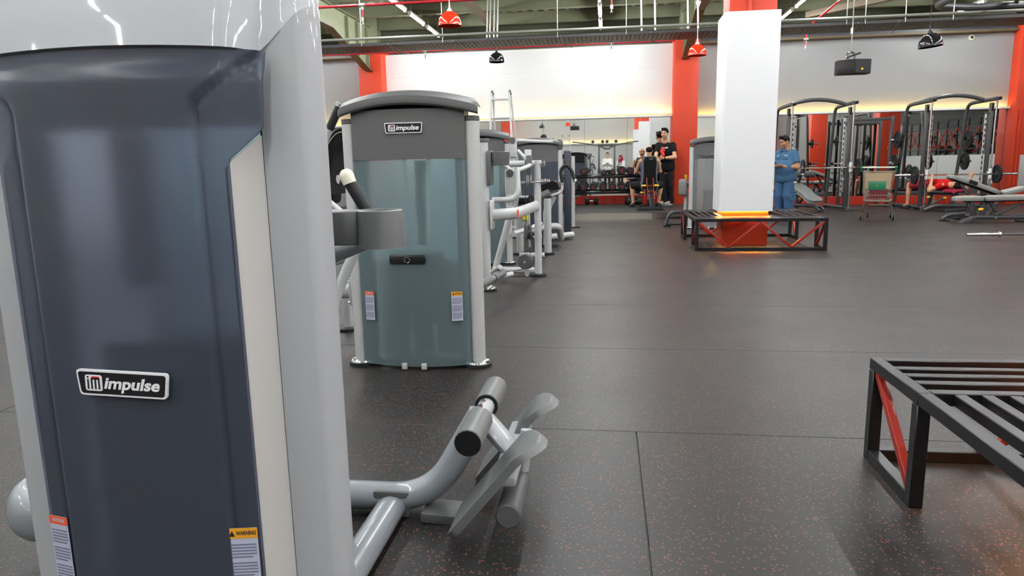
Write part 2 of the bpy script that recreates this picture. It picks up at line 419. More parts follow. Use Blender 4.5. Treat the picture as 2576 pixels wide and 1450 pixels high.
# raised lifting platform along the back wall
poly = [(-7.5, 15.36), (0.97, 15.36), (1.72, 15.97), (2.75, 16.9), (2.75, 19.45), (-7.5, 19.45)]
pf = structure('floor_platform', 'floor2', MB().prism(poly, (0, 0, 0.0), (1, 0, 0), (0, 1, 0), (0, 0, 1), 0.127))
mb = MB()
e = MB()
for a, b in zip(poly[:3], poly[1:4]):
    a3, b3 = Vector((a[0], a[1], 0)), Vector((b[0], b[1], 0)); d = (b3-a3).normalized(); nrm = Vector((d.y, -d.x, 0))
    o = MB().prism([(0, 0.0), ((b3-a3).length, 0.0), ((b3-a3).length, 0.132), (0, 0.132)], a3+nrm*0.004, d, (0, 0, 1), nrm, 0.006).build('steel_riser', 'steel', pf)
    MB().prism([(0, 0.126), ((b3-a3).length, 0.126), ((b3-a3).length, 0.134), (0, 0.134)], a3-nrm*0.03, d, (0, 0, 1), nrm, 0.045).build('steel_nosing', 'chrome', pf)
pm = MB().box(-0.93, 0.93, -0.43, 0.43, 0, 0.003, 0.001, 1).mesh('platform_mat', 'floor2')
for i in range(5):
    for j in range(4):
        x, y = -6.5+1.87*i, 15.85+0.868*j
        if x < 1.2: link_copy('platform_mat', pm, pf, (x, y, 0.127))

# back wall: carcass, mirror panes, panels
wb = structure('wall_back', 'wall_grey', MB().box(WEST, EAST+6, NORTH, NORTH+0.2, 0, 4.25))
structure('wall_back_upper', 'band', MB().box(WEST, EAST+6, NORTH-0.12, NORTH+0.2, 4.25, 4.56))
structure('wall_beyond', 'beam', MB().box(WEST, EAST+6, 24.0, 24.2, 3.0, 5.3))
structure('trim_back', 'beam_brown', MB().box(WEST, EAST+6, NORTH-0.22, NORTH+0.2, 4.20, 4.26))
# boxed-out middle bay between the red columns: white gloss panels above the mirror
bay = structure('wall_bay', 'wall_pale', MB().box(-5.94, 1.66, 19.06, NORTH, 0.13, 4.17))
xs = [-5.94, -3.33, -0.63, 1.66]
for i in range(3):
    for (z0, z1) in ((2.45, 3.60), (3.6012, 4.19)):
        MB().box(xs[i]+0.0006, xs[i+1]-0.0006, 19.0, 19.06, z0, z1, 0.0012, 1).build('wall_panel', 'white_panel', bay)
structure('baseboard_bay', 'red_base', MB().box(-5.94, 1.66, 18.98, 19.06, 0.13, 0.35, 0.004, 1))
structure('baseboard_right', 'red_base', MB().box(2.3, 9.93, NORTH-0.07, NORTH, 0.0, 0.225, 0.004, 1))
structure('baseboard_far_right', 'red_base', MB().box(10.6, EAST+4, NORTH-0.07, NORTH, 0.0, 0.225, 0.004, 1))
def mirror(name, label, x0, x1, y, z0, z1, seams, facing=-1):
    t = thing(name, label, 'mirror', ((x0+x1)/2, y, z0))
    s = [x0]+[q for q in seams if x0+0.2 < q < x1-0.2]+[x1]
    for a, b in zip(s, s[1:]):
        MB().box(a+0.002, b-0.002, min(y, y+0.012*facing), max(y, y+0.012*facing), z0, z1, 0.0015, 1).build('mirror_pane', 'mirror', t)
    return t
mirror('wall_mirror', 'tall mirror panes behind the dumbbell rack, under the white panels', -5.94, 1.66, 19.06, 0.35, 2.37, [-0.59+1.11*k for k in range(-6, 4)])
mirror('wall_mirror', 'long mirror behind the smith machines on the grey wall', 2.3, 9.93, NORTH, 0.225, 2.35, [2.3+1.22*k for k in range(8)])
mirror('wall_mirror', 'mirror panes past the farthest red column at the frame edge', 10.6, EAST-0.1, NORTH, 0.225, 2.35, [10.6+1.22*k for k in range(8)])
# LED coves glowing up the wall from behind the mirror tops
def led_cove(x0, x1, yw, z, label, sgn=-1):
    t = thing('led_cove', label, 'led strip', ((x0+x1)/2, yw, z-0.03))
    MB().box(x0, x1, min(yw, yw+0.13*sgn), max(yw, yw+0.13*sgn), z-0.03, z, 0.0).build('cove_ledge', 'white', t)
    MB().box(x0, x1, min(yw+0.12*sgn, yw+0.13*sgn), max(yw+0.12*sgn, yw+0.13*sgn), z, z+0.016, 0.0).build('cove_lip', 'white', t)
    MB().box(x0+0.01, x1-0.01, min(yw+0.085*sgn, yw+0.11*sgn), max(yw+0.085*sgn, yw+0.11*sgn), z+0.001, z+0.010).build('led_strip', 'led_warm', t)
led_cove(-5.94, 1.66, 19.0, 2.40, 'warm glowing cove strip along the mirror top under white panels')
led_cove(2.3, 9.93, NORTH, 2.385, 'warm glowing cove strip above the long mirror on the grey wall')
led_cove(WEST+0.1, -6.6, NORTH, 2.385, 'warm glowing cove strip on the grey wall beside the far left red column')

# red columns on an 8.4 m grid along the back wall
def column(x0, x1, y0, y1, z0=0, z1=5.1):
    o = structure('column', 'red', MB().box(x0, x1, y0, y1, z0, z1, 0.012, 2))
    if z1 < 5:      # bare primed steel above the painted casing
        cx, cy = (x0+x1)/2, (y0+y1)/2; b = MB(); b.box(cx-0.15, cx+0.15, cy-0.15, cy-0.13, z1, 5.15); b.box(cx-0.15, cx+0.15, cy+0.13, cy+0.15, z1, 5.15); b.box(cx-0.01, cx+0.01, cy-0.13, cy+0.13, z1, 5.15)
        b.build('steel_stub', 'beam', o)
    return o
column(-6.57, -5.94, 18.6, NORTH, 0, 4.36)
column(1.66, 2.27, 18.6, NORTH, 0.0, 4.36)
c3 = column(9.93, 10.6, 19.12, NORTH, 0, 4.36)
MB().box(10.14, 10.62, 19.07, 19.12, 0.42, 1.21, 0.006).build('grey_board', 'wall_pale', c3)
for x in (9.97, 10.06):
    MB().tube([(x, 19.105, 0.3), (x, 19.105, 2.3)], 0.016, 8).build('red_pipe', 'red', c3)
column(9.12, 9.79, 12.7, 13.35); column(8.55, 9.2, 6.7, 7.35)
column(-6.57, -5.94, SOUTH+0.3, SOUTH+0.95); column(9.6, 10.28, SOUTH+0.3, SOUTH+0.95)

def clad_pillar(x0, x1, y0, y1, first):
    cx, cy = (x0+x1)/2, (y0+y1)/2
    c = structure('column', 'red', MB().box(x0, x1, y0, y1, 0, 5.1, 0.012, 2))
    X0, X1, Y0, Y1 = x0-0.065, x1+0.045, y0-0.095, y1+0.06
    b = MB(); r = 0.05; P = []
    for (ax, ay, a0) in ((X1-r, Y1-r, 0), (X0+r, Y1-r, PI/2), (X0+r, Y0+r, PI), (X1-r, Y0+r, 1.5*PI)):
        for i in range(6): P.append((ax+r*math.cos(a0+PI/2*i/5), ay+r*math.sin(a0+PI/2*i/5)))
    n = len(P); t = 0.025
    Q = [(cx+(p[0]-cx)*(1-2*t/(X1-X0)), cy+(p[1]-cy)*(1-2*t/(Y1-Y0))) for p in P]
    z0, z1 = 0.492, 3.195
    V = [(p[0], p[1], z0) for p in P]+[(p[0], p[1], z1) for p in P]+[(p[0], p[1], z0) for p in Q]+[(p[0], p[1], z1) for p in Q]
    F = []
    for i in range(n):
        j = (i+1) % n
        F += [(i, j, n+j, n+i), (2*n+j, 2*n+i, 3*n+i, 3*n+j), (j, i, 2*n+i, 2*n+j), (n+i, n+j, 3*n+j, 3*n+i)]
    b.add(V, F); b.build('white_cladding', 'clad_white', c, 30)
    s = MB()
    for (a, bb, cc, d) in ((x0-0.03, x1+0.02, y0-0.03, y0-0.015), (x0-0.03, x1+0.02, y1+0.01, y1+0.025), (x0-0.032, x0-0.015, y0-0.03, y1+0.02), (x1+0.008, x1+0.024, y0-0.03, y1+0.02)):
        s.box(a, bb, cc, d, 0.497, 0.515)
    s.build('led_strip', 'led_orange', c)
    if first:
        MB().tube([(x0+0.27, y0-0.02, 2.9), (x0+0.27, y0-0.02, 5.1)], 0.028, 10).build('red_pipe', 'red', c)
        # red hose valve low on the front face
        MB().tube([(x0-0.02+0.05, y0-0.05, 0.375), (x0+0.08, y0-0.07, 0.355), (x0+0.27, y0-0.05, 0.355)], 0.018, 8, 0.03).build('valve_pipe', 'red_lamp', c)
        MB().box(x0+0.255, x0+0.275, y0-0.07, y0, 0.325, 0.40, 0.003).build('valve_bracket', 'red_lamp', c)
        MB().box(x0+0.278, x0+0.345, y0-0.02, y0+0.002, 0.335, 0.405, 0.003).build('outlet_plate', 'red', c)
        MB().cyl((x0+0.31, y0-0.02, 0.375), (x0+0.31, y0-0.03, 0.375), 0.02, 14, 0.003).build('outlet_button', 'cream', c)
    return c
clad_pillar(1.65, 2.28, 10.36, 10.9, True)
clad_pillar(1.62, 2.25, 1.93, 2.47, False)
clad_pillar(1.65, 2.28, -6.5, -5.96, False)

# the other walls (seen in the mirrors)
structure('wall_front', 'wall_pale', MB().box(WEST, EAST+6, SOUTH-0.2, SOUTH, 0, 5.2))
structure('wall_left', 'wall_pale', MB().box(WEST-0.2, WEST, SOUTH, NORTH, 0, 5.2))
structure('wall_far_right', 'band', MB().box(EAST+5.8, EAST+6, SOUTH, NORTH, 0, 5.2))
structure('trim_front', 'wall_pale', MB().box(WEST, 9.6, SOUTH, SOUTH+0.05, 0.0, 0.3))
led_cove(WEST+0.1, 9.6, SOUTH, 2.45, 'warm glowing cove strip on the pale wall behind the camera', 1)

# half wall and red lattice balustrade of the raised gallery on the right side of the hall
structure('wall_gallery', 'wall_pale', MB().box(EAST-0.15, EAST, SOUTH, NORTH-0.02, 0, 1.27, 0.004, 1))
structure('floor_gallery', 'black', MB().box(EAST, EAST+5.9, SOUTH, NORTH-0.02, 1.05, 1.2))
gal = thing('gallery_railing', 'black railing with red crossed lattice bars over the pale half wall', 'railing', (EAST-0.075, 6, 1.27))
for z in (1.55, 2.58, 2.97):
    MB().beam((EAST-0.075, -4.5, z), (EAST-0.075, 18.6, z), 0.06, 0.05, bev=0.006).build('rail', 'black_gloss', gal)
post_me = MB().box(-0.03, 0.03, -0.03, 0.03, 0, 1.74, 0.004, 1).mesh('post', 'black_gloss')
bar = MB(); bar.beam((0, 0, 1.58-1.27), (0, 1.05, 2.55-1.27), 0.03, 0.055); bm1 = bar.mesh('lattice_bar', 'red_steel')
bar = MB(); bar.beam((0.03, 1.05, 1.58-1.27), (0.03, 0, 2.55-1.27), 0.03, 0.055); bm2 = bar.mesh('lattice_bar', 'red_steel')
for k in range(22):
    y = -4.5+1.05*k
    link_copy('post', post_me, gal, (EAST-0.075, y, 1.27))
    link_copy('lattice_bar', bm1, gal, (EAST-0.09, y, 1.27)); link_copy('lattice_bar', bm2, gal, (EAST-0.09, y, 1.27))

# ceiling: corrugated deck on olive I-beams
b = MB(); P = []
x = WEST-0.2
while x < EAST+6:
    P += [(x, 5.16), (x+0.10, 5.16), (x+0.135, 5.23), (x+0.245, 5.23), (x+0.28, 5.16)]; x += 0.28
Q = [P[0]]
for p in P[1:]:
    if p != Q[-1]: Q.append(p)
v0 = [b.bm.verts.new((p[0], SOUTH-0.2, p[1])) for p in Q]; v1 = [b.bm.verts.new((p[0], 24.1, p[1])) for p in Q]
for i in range(len(Q)-1): b.bm.faces.new((v0[i], v0[i+1], v1[i+1], v1[i]))
structure('ceiling', 'deck', b, ang=20)
structure('ceiling_slab', 'deck', MB().box(WEST-0.2, EAST+6, SOUTH-0.2, 24.2, 5.24, 5.3))
def ibeam_x(y, zb, x0, x1, d=0.30, wdt=0.16):
    b = MB(); b.box(x0, x1, y-0.006, y+0.006, zb, zb+d); b.box(x0, x1, y-wdt/2, y+wdt/2, zb, zb+0.014); b.box(x0, x1, y-wdt/2, y+wdt/2, zb+d-0.014, zb+d)
    return structure('beam', 'beam', b)
for k in range(-2, 16):
    ibeam_x(19.2-1.7*k, 4.86, WEST, EAST+5.8)
def haunch_beam(x):
    # web with a tapered haunch at the back column, brown primer on the flange
    pts = [(18.6, 3.75), (18.35, 3.75), (15.9, 4.36), (10.9, 4.36), (10.9, 4.36), (SOUTH, 4.36), (SOUTH, 4.86), (18.6, 4.86)]
    q = [pts[0]]
    for p in pts[1:]:
        if p != q[-1]: q.append(p)
    web = structure('beam', 'beam', MB().prism(q, (x-0.008, 0, 0), (0, 1, 0), (0, 0, 1), (1, 0, 0), 0.016))
    fl = MB(); F = [(18.6, 3.75), (18.35, 3.75), (15.9, 4.36), (SOUTH, 4.36)]
    for a, c in zip(F, F[1:]):
        fl.beam((x, a[0], a[1]), (x, c[0], c[1]), 0.20, 0.018)
    fl.build('bottom_flange', 'beam_brown', web)
    MB().box(x-0.1, x+0.1, SOUTH, 18.6, 4.845, 4.86).build('top_flange', 'beam', web)
    st = MB().box(-0.09, 0.09, -0.006, 0.006, 0, 0.9).mesh('stiffener', 'beam')
    for i, y in enumerate((18.3, 17.6, 16.9)):
        o = link_copy('stiffener', st, web, (x, y, 3.78+0.235*i*0.75)); o.scale.z = 1.15-0.2*i
    g = MB(); 
    for k in range(5): g.cyl((x+0.06, 18.59, 3.85+0.16*k), (x+0.06, 18.55, 3.85+0.16*k), 0.016, 6); g.cyl((x-0.06, 18.59, 3.85+0.16*k), (x-0.06, 18.55, 3.85+0.16*k), 0.016, 6)
    g.build('end_bolt', 'beam', web)
for x in (-6.25, 1.93, 9.95): haunch_beam(x)
# diagonal roof brace seen above the tray
structure('beam', 'beam_brown', MB().beam((-2.9, 18.9, 4.75), (-3.1, 15.6, 4.78), 0.16, 0.14))
structure('beam', 'beam_brown', MB().beam((4.9, 19.0, 4.72), (7.6, 15.9, 4.74), 0.16, 0.14))

# fluorescent battens in four rows
hm = MB(); hm.box(-0.045, 0.045, -0.62, 0.62, 0.02, 0.07, 0.006, 1); hm_me = hm.mesh('housing', 'white')
tm = MB(); tm.cyl((0, -0.59, 0), (0, 0.59, 0), 0.017, 8); tm_me = tm.mesh('fluorescent_tube', 'tube_on')
em = MB(); em.box(-0.03, 0.03, -0.62, -0.59, -0.025, 0.03, 0.004, 1); em.box(-0.03, 0.03, 0.59, 0.62, -0.025, 0.03, 0.004, 1); em_me = em.mesh('end_cap', 'white')
rm = MB(); rm.cyl((0, -0.45, 0.07), (0, -0.45, 0.30), 0.006, 6); rm.cyl((0, 0.45, 0.07), (0, 0.45, 0.30), 0.006, 6); rm_me = rm.mesh('hanger', 'conduit')
vis = {(-4.4, 0): 'lit fluorescent batten left of the grey tray, farther one near the red pendant lamp',
       (-4.4, 1): 'lit fluorescent batten just behind the red pendant lamp, nearer one of its row',
       (-4.4, 2): 'lit fluorescent batten at the top edge above the sprinkler pipe, near the silver machine',
       (-0.17, 0): 'lit fluorescent batten over the middle of the white panels, farther of two',
       (-0.17, 1): 'lit fluorescent batten over the middle of the white panels, nearer of two',
       (4.2, 0): 'lit fluorescent batten just past the white pillar top, farther of two',
       (4.2, 1): 'lit fluorescent batten past the white pillar top, nearer of two at the top edge',
       (8.3, 0): 'lit fluorescent batten near the black duct at the far top right'}
for x in (-8.0, -4.4, -0.17, 4.2, 8.3, 12.5):
    for k in range(17):  # rearmost lamps of each row added unseen to light camera-facing sides
        y = 18.2-1.57*k
        if (x in (-8.0, 12.5)) and k % 2: continue
        t = thing('ceiling_light', vis.get((x, k), 'lit fluorescent batten overhead, outside the view'), 'light', (x, y, 4.58), 'fluorescent battens under the deck')
        for nm, me in (('housing', hm_me), ('fluorescent_tube', tm_me), ('end_cap', em_me), ('hanger', rm_me)): link_copy(nm, me, t, (x, y, 4.58))

# cable tray with perforated bottom, conduit along its near edge, hanger rods
tr = thing('cable_tray', 'long dark perforated cable tray hung across the hall under the beams', 'cable tray', (0, 14.5, 3.6))
MB().box(WEST, 16, 14.02, 14.03, 3.60, 3.655).build('side_wall', 'tray', tr); MB().box(WEST, 16, 14.86, 14.87, 3.60, 3.70).build('side_wall', 'tray', tr)
sl = MB()
x = -6.6
while x < 9.5:
    sl.box(x, x+0.062, 14.03, 14.86, 3.598, 3.601); x += 0.085
o = sl.build('slotted_bottom', 'tray', tr); o['kind'] = 'stuff'
for y in (14.12, 14.34, 14.56, 14.74): MB().box(WEST, 16, y, y+0.10, 3.602, 3.606).build('tray_strip', 'tray', tr)
cb = MB()
for i in range(7): cb.tube([(WEST, 14.15+0.095*i, 3.622), (-3, 14.15+0.095*i+0.03*math.sin(i), 3.625), (3, 14.15+0.095*i, 3.622), (9, 14.14+0.095*i, 3.622), (16, 14.15+0.095*i, 3.622)], 0.014, 6)
cb.build('cable', 'rubber', tr)['kind'] = 'stuff'
MB().tube([(WEST, 13.98, 3.735), (-2, 13.98, 3.73), (4, 13.98, 3.71), (16, 13.98, 3.70)], 0.026, 8).build('conduit', 'conduit', tr)
for x in (-6.0, -4.85, -3.2, -0.95, 0.35, 2.85, 4.3, 4.62, 5.3, 6.1, 7.3): MB().tube([(x, 14.0, 3.6), (x, 14.0, 5.16)], 0.010, 6).build('hanger_rod', 'conduit', tr)
for x in (-4.3, -3.0, -0.9, 0.8, 4.5, 5.2): MB().tube([(x, 14.0, 3.62), (x+0.02, 14.3, 3.53), (x+0.2, 14.85, 3.54)], 0.010, 6).build('tray_clamp', 'conduit', tr)
wr = thing('conduit_drops', 'bundle of pale conduits dropping to the tray above the black pendant', 'conduit', (-2.3, 14.45, 3.6))
for x in (-2.40, -2.34, -2.26, -2.19): MB().tube([(x, 14.45, 3.62), (x+0.03, 14.6, 4.86)], 0.014, 8).build('conduit_pipe', 'conduit', wr)
wr = thing('conduit_drops', 'pale conduits dropping to the tray left of the middle red column', 'conduit', (1.0, 14.45, 3.6))
for x in (0.66, 0.92, 1.54, 1.73): MB().tube([(x, 14.45, 3.62), (x-0.02, 14.6, 4.86)], 0.017, 8).build('conduit_pipe', 'white', wr)

# sprinkler pipes with drop heads
def sprinkler(name, label, pts, r, heads):
    t = thing(name, label, 'pipe', pts[0]); MB().tube(pts, r, 10).build('pipe', 'red_pipe', t)
    for (x, y, z0, z1) in heads:
        h = MB().cyl((x, y, z0+0.03), (x, y, z1+0.09), 0.013, 8).build('drop_pipe', 'red_pipe', t)
        MB().cyl((x-0.05, y, z0), (x+0.05, y, z0), 0.033, 10).cyl((x, y, z0), (x, y, z0-0.07), 0.024, 10).build('tee_fitting', 'conduit', h)
        MB().cyl((x, y, z1+0.1), (x, y, z1+0.05), 0.02, 8).cyl((x, y, z1+0.05), (x, y, z1), 0.008, 6).cyl((x, y, z1), (x, y, z1-0.006), 0.022, 10).build('sprinkler_head', 'chrome', h)
sprinkler('sprinkler_pipe', 'red sprinkler pipe crossing above the red pendant lamp at the top edge', [(WEST, 11, 3.69), (12, 11, 3.69)], 0.021, [(-3.77, 11, 3.69, 3.41), (0.06, 11, 3.69, 3.41)])
sprinkler('sprinkler_pipe', 'thin red sprinkler pipe low in front of the white panels', [(WEST, 16.6, 3.87), (1.5, 16.6, 3.87)], 0.02, [(-4.22, 16.6, 3.87, 3.60), (0.09, 16.6, 3.87, 3.64)])
sprinkler('sprinkler_pipe', 'red sprinkler pipe running deep toward the wall right of the pillar', [(4.75, 4, 4.4), (4.72, 16.0, 4.4), (4.2, 16.3, 3.95), (4.2, 16.3, 3.62)], 0.024, [(4.2, 16.3, 3.72, 3.55)])
sprinkler('sprinkler_pipe', 'short red sprinkler drop beside the black duct end', [(6.95, 14.0, 3.9), (6.95, 12.9, 3.9)], 0.016, [(6.95, 13.0, 3.9, 3.22)])
t = thing('air_duct', 'thick black lagged duct elbow at the top right corner', 'duct', (7.1, 13.0, 3.1))
MB().tube([(7.0, 12.95, 4.3), (7.0, 13.0, 3.28), (9.1, 13.0, 3.28)], 0.185, 18, 0.16).build('duct_run', 'duct', t)
MB().lathe([(0.2, 0), (0.2, 0.06)], (8.2, 13, 3.28), (1, 0, 0), 18).build('duct_collar', 'duct', t)
t = thing('air_duct', 'slim black lagged pipe bending above the black pendant lamp', 'duct', (6.9, 15, 4.3))
MB().tube([(6.75, 6, 4.35), (6.45, 15.6, 4.15), (7.2, 15.9, 4.15), (12, 15.9, 4.15)], 0.075, 12, 0.2).build('duct_run', 'duct', t)
t = thing('air_duct', 'thin black lagged pipe looping over the batten at the upper right', 'duct', (8, 15, 4.4))
MB().tube([(8.6, 8, 4.4), (8.0, 15.7, 4.35), (8.1, 16.0, 4.05), (11, 16.0, 4.05)], 0.045, 10, 0.15).build('duct_run', 'duct', t)
t = thing('wall_sensor', 'small round cream sensor high on the grey wall', 'sensor', (8.95, 19.46, 4.06))
MB().lathe([(0.075, 0), (0.07, 0.03), (0.045, 0.035)], (8.95, 19.5, 4.10), (0, -1, 0), 18).build('sensor_body', 'cream', t)
MB().cyl((8.95, 19.465, 4.1), (8.95, 19.455, 4.1), 0.03, 12).build('sensor_lens', 'black', t)

# pendant lamps
def pendant(label, loc, R, m, tilt=0.0, cord=True, white=True):
    x, y, z = loc; h = R*1.22
    t = thing('pendant_lamp', label, 'lamp', loc, 'domed pendant lamps')
    prof = [(R*0.985, 0.0)]
    for i in range(1, 12):
        a = i/11*PI/2; prof.append((max(R*math.cos(a)**0.78, R*0.14) if i < 11 else R*0.14, h*math.sin(a)))
    inner = [(max(r-0.006, 0.001), hh-0.004 if i else hh) for i, (r, hh) in enumerate(prof)]
    MB().lathe(prof+[(R*0.12, h-0.004)]+inner[::-1][1:], loc, (math.sin(tilt), 0, math.cos(tilt)), 28, False).build('lamp_shade', m, t, 60)
    ax = Vector((math.sin(tilt), 0, math.cos(tilt)))
    top = Vector(loc)+ax*h
    MB().lathe([(R*0.24, -0.004), (R*0.2, 0.012), (R*0.07, 0.045), (R*0.05, 0.10)], top, ax, 14).build('lamp_cap', 'white' if white else 'black', t)
    MB().tube([top+ax*0.1, (top.x, top.y, 4.9)], 0.006 if white else 0.004, 6).build('cord', 'white' if white else 'black', t)
    MB().lathe([(0.001, 0.0), (0.03, 0.02), (0.042, 0.05), (0.03, 0.085), (0.02, 0.11)], Vector(loc)+ax*0.03, ax, 12).build('bulb', 'white', t)
    return t
pendant('glossy red dome pendant lamp on a white cord, largest, above the dark grey tower', (-2.0, 9.2, 2.975), 0.148, 'red_lamp')
t = pendant('glossy red dome pendant lamp hanging beside the white pillar', (1.49, 12.5, 2.95), 0.152, 'red_lamp')
MB().lathe([(0.045, 0.09), (0.012, 0.0)], (1.49, 12.5, 3.72), (0, 0, 1), 14).build('ceiling_rose', 'white', t)
pendant('glossy black dome pendant lamp in front of the white panels', (-1.97, 12.9, 3.03), 0.138, 'black_gloss', white=False)
pendant('glossy black dome pendant lamp hanging askew before the grey wall', (4.73, 11.5, 2.80), 0.165, 'black_gloss', tilt=-0.1, white=False)
pendant('red dome pendant lamp behind the camera, seen only in the mirror', (-2.0, 1.0, 3.15), 0.148, 'red_lamp')
pendant('black dome pendant lamp behind the camera, seen only in the mirror', (-3.4, 0.6, 3.1), 0.148, 'black_gloss', white=False)

def speaker(label, c, dirx=0.0):
    x, y, z = c
    t = thing('hanging_speaker', label, 'speaker', (x, y, z-0.125))
    b = MB(); b.prism([(-0.27, 0.0), (-0.02, -0.14), (0.27, -0.06), (0.27, 0.18), (-0.27, 0.18)], (x, y, z-0.12), (1, 0, 0), (0, 1, 0), (0, 0, 1), 0.245, 0.006)
    b.build('speaker_cabinet', 'black', t)
    MB().prism([(-0.015, -0.148), (0.265, -0.07), (0.265, -0.062), (-0.015, -0.14)], (x, y, z-0.112), (1, 0, 0), (0, 1, 0), (0, 0, 1), 0.23).build('grille', 'rubber', t)
    MB().prism([(0.085, -0.124), (0.125, -0.113), (0.125, -0.11), (0.085, -0.121)], (x, y, z-0.06), (1, 0, 0), (0, 1, 0), (0, 0, 1), 0.03).build('nameplate', 'yellow', t)
    MB().tube(arc((x-0.05, y+0.03, z+0.19), 0.07, 0, 2*PI, 16), 0.018, 8).build('ball_clamp', 'chrome', t)
    MB().tube([(x-0.12, y, z+0.17), (x+0.1, y, z+0.24)], 0.016, 8).build('clamp_arm', 'black', t)
    MB().tube([(x-0.05, y+0.03, z+0.26), (x-0.05, y+0.03, 4.3), (x-0.05, y+0.03, 4.9)], 0.009, 6).build('hanger_rod', 'conduit', t)
    MB().obox((x-0.06, y+0.03, z+0.62), (0.03, 0.03, 0.1)).build('rod_coupling', 'white', t)
    return t
speaker('black box speaker hung on a rod in front of the grey wall', (4.31, 13.5, 2.79))
speaker('black box speaker hung behind the camera, seen only in the mirror', (-1.95, -5.6, 3.35))

# ================================================================== machines
def badge(parent, c, wid, yaw=0.0, roll=0.0):
    """black maker's plate with a bright rim, a letter mark in a rounded square and italic lettering"""
    hgt = wid*0.275
    Mx = face_south(c, yaw, roll)
    def rr(w_, h_, r, skew=0.0):
        P = []
        for (sx, sy, a0) in ((1, 1, 0), (-1, 1, PI/2), (-1, -1, PI), (1, -1, 1.5*PI)):
            for i in range(4):
                a = a0+PI/2*i/3; px, pz = sx*(w_/2-r)+r*math.cos(a), sy*(h_/2-r)+r*math.sin(a)
                P.append((px*(1+skew*pz/h_), pz))
        return P
    def plate(w_, h_, r, z, d, nm, m, par, skew=0.0, dx=0.0):
        o, ax, ay, az = Mx @ Vector((dx, 0, z)), Mx.to_3x3() @ Vector((1, 0, 0)), Mx.to_3x3() @ Vector((0, 1, 0)), Mx.to_3x3() @ Vector((0, 0, 1))
        return MB().prism(rr(w_, h_, r, skew), o, ax, ay, az, d).build(nm, m, par)
    p = plate(wid, hgt, hgt*0.14, 0, 0.006, 'badge_rim', 'badge_white', parent, 0.06)
    plate(wid*0.955, hgt*0.84, hgt*0.10, 0.0062, 0.0008, 'badge_plate', 'badge_black', p, 0.06)
    # letter mark: bright rounded square with black upright strokes, a red bar and a dot
    s = hgt*0.62; x0 = -wid*0.315
    plate(s*1.12, s, s*0.14, 0.0071, 0.0008, 'badge_mark', 'badge_white', p, 0.0, x0)
    def stroke(x, y, w_, h_, m, z=0.0080):
        o = Mx @ Vector((x0+x-w_/2, y-h_/2, z))
        return MB().prism([(0, 0), (w_, 0), (w_, h_), (0, h_)], o, Mx.to_3x3() @ Vector((1, 0, 0)), Mx.to_3x3() @ Vector((0, 1, 0)), Mx.to_3x3() @ Vector((0, 0, 1)), 0.0005)
    for i, x in enumerate((-0.36, -0.12, 0.12, 0.36)): stroke(x*s, -0.08*s, s*0.10, s*0.62, 'badge_black').build('mark_stroke', 'badge_black', p)
    stroke(0.12*s, 0.26*s, s*0.58, s*0.10, 'badge_black').build('mark_stroke', 'badge_black', p)
    stroke(0.14*s, 0.36*s, s*0.48, s*0.10, 'badge_red').build('mark_bar', 'badge_red', p)
    stroke(-0.36*s, 0.36*s, s*0.12, s*0.10, 'badge_black').build('mark_dot', 'badge_black', p)
    text_part('impulse', 'badge_lettering', 'badge_white', p, hgt*0.62, Mx @ Matrix.Translation((-wid*0.205, 0.0, 0.0080)), 0.22, hgt*0.016, 0.0008, width=wid*0.62)
    return p
def sticker(parent, c, wid, hgt, head, word, yaw=0.0, tri=False, roll=0.0):
    Mx = face_south(c, yaw, roll); R = Mx.to_3x3(); X, Y, Z = R @ Vector((1, 0, 0)), R @ Vector((0, 1, 0)), R @ Vector((0, 0, 1))
    def rect(x0, x1, y0, y1, z, nm, m, par): return MB().prism([(x0, y0), (x1, y0), (x1, y1), (x0, y1)], Mx @ Vector((0, 0, z)), X, Y, Z, 0.0006).build(nm, m, par)
    p = rect(-wid/2, wid/2, -hgt, 0, 0, 'warning_sticker' if tri else 'notice_sticker', 'paper', parent)
    hh = wid*0.36
    rect(-wid/2, wid/2, -hh, 0, 0.0007, 'sticker_header', head, p)
    tx = -wid*0.05 if tri else -wid*0.32
    text_part(word, 'sticker_word', 'dark_ink' if tri else 'paper', p, wid*0.2, Mx @ Matrix.Translation((tx-(0.14*wid if tri else 0), -hh/2, 0.0014)), 0.15, 0.0004, 0.0002, width=wid*0.64)
    if tri: MB().prism([(-wid*0.41, -hh*0.78), (-wid*0.22, -hh*0.78), (-wid*0.315, -hh*0.22)], Mx @ Vector((0, 0, 0.0014)), X, Y, Z, 0.0004).build('warning_triangle', 'dark_ink', p)
    k = 0; y = -hh-0.016*hgt/0.2
    rnd = random.Random(int(c[0]*1000))
    while y > -hgt*0.97:
        if k % 6 != 5: rect(-wid*0.43, wid*(0.43-0.2*rnd.random()*(k % 6 == 4)), y-0.0035, y, 0.0007, 'print_line', 'ink', p)
        y -= 0.0075; k += 1
    return p

# ---------------- nearest machine: silver tower with navy shield, foot plates and rollers
nt = thing('weight_machine', 'nearest silver machine tower with a navy shield, foot plates and roller pads', 'gym machine', (-1.05, 1.6, 0), None)
XC = -1.036
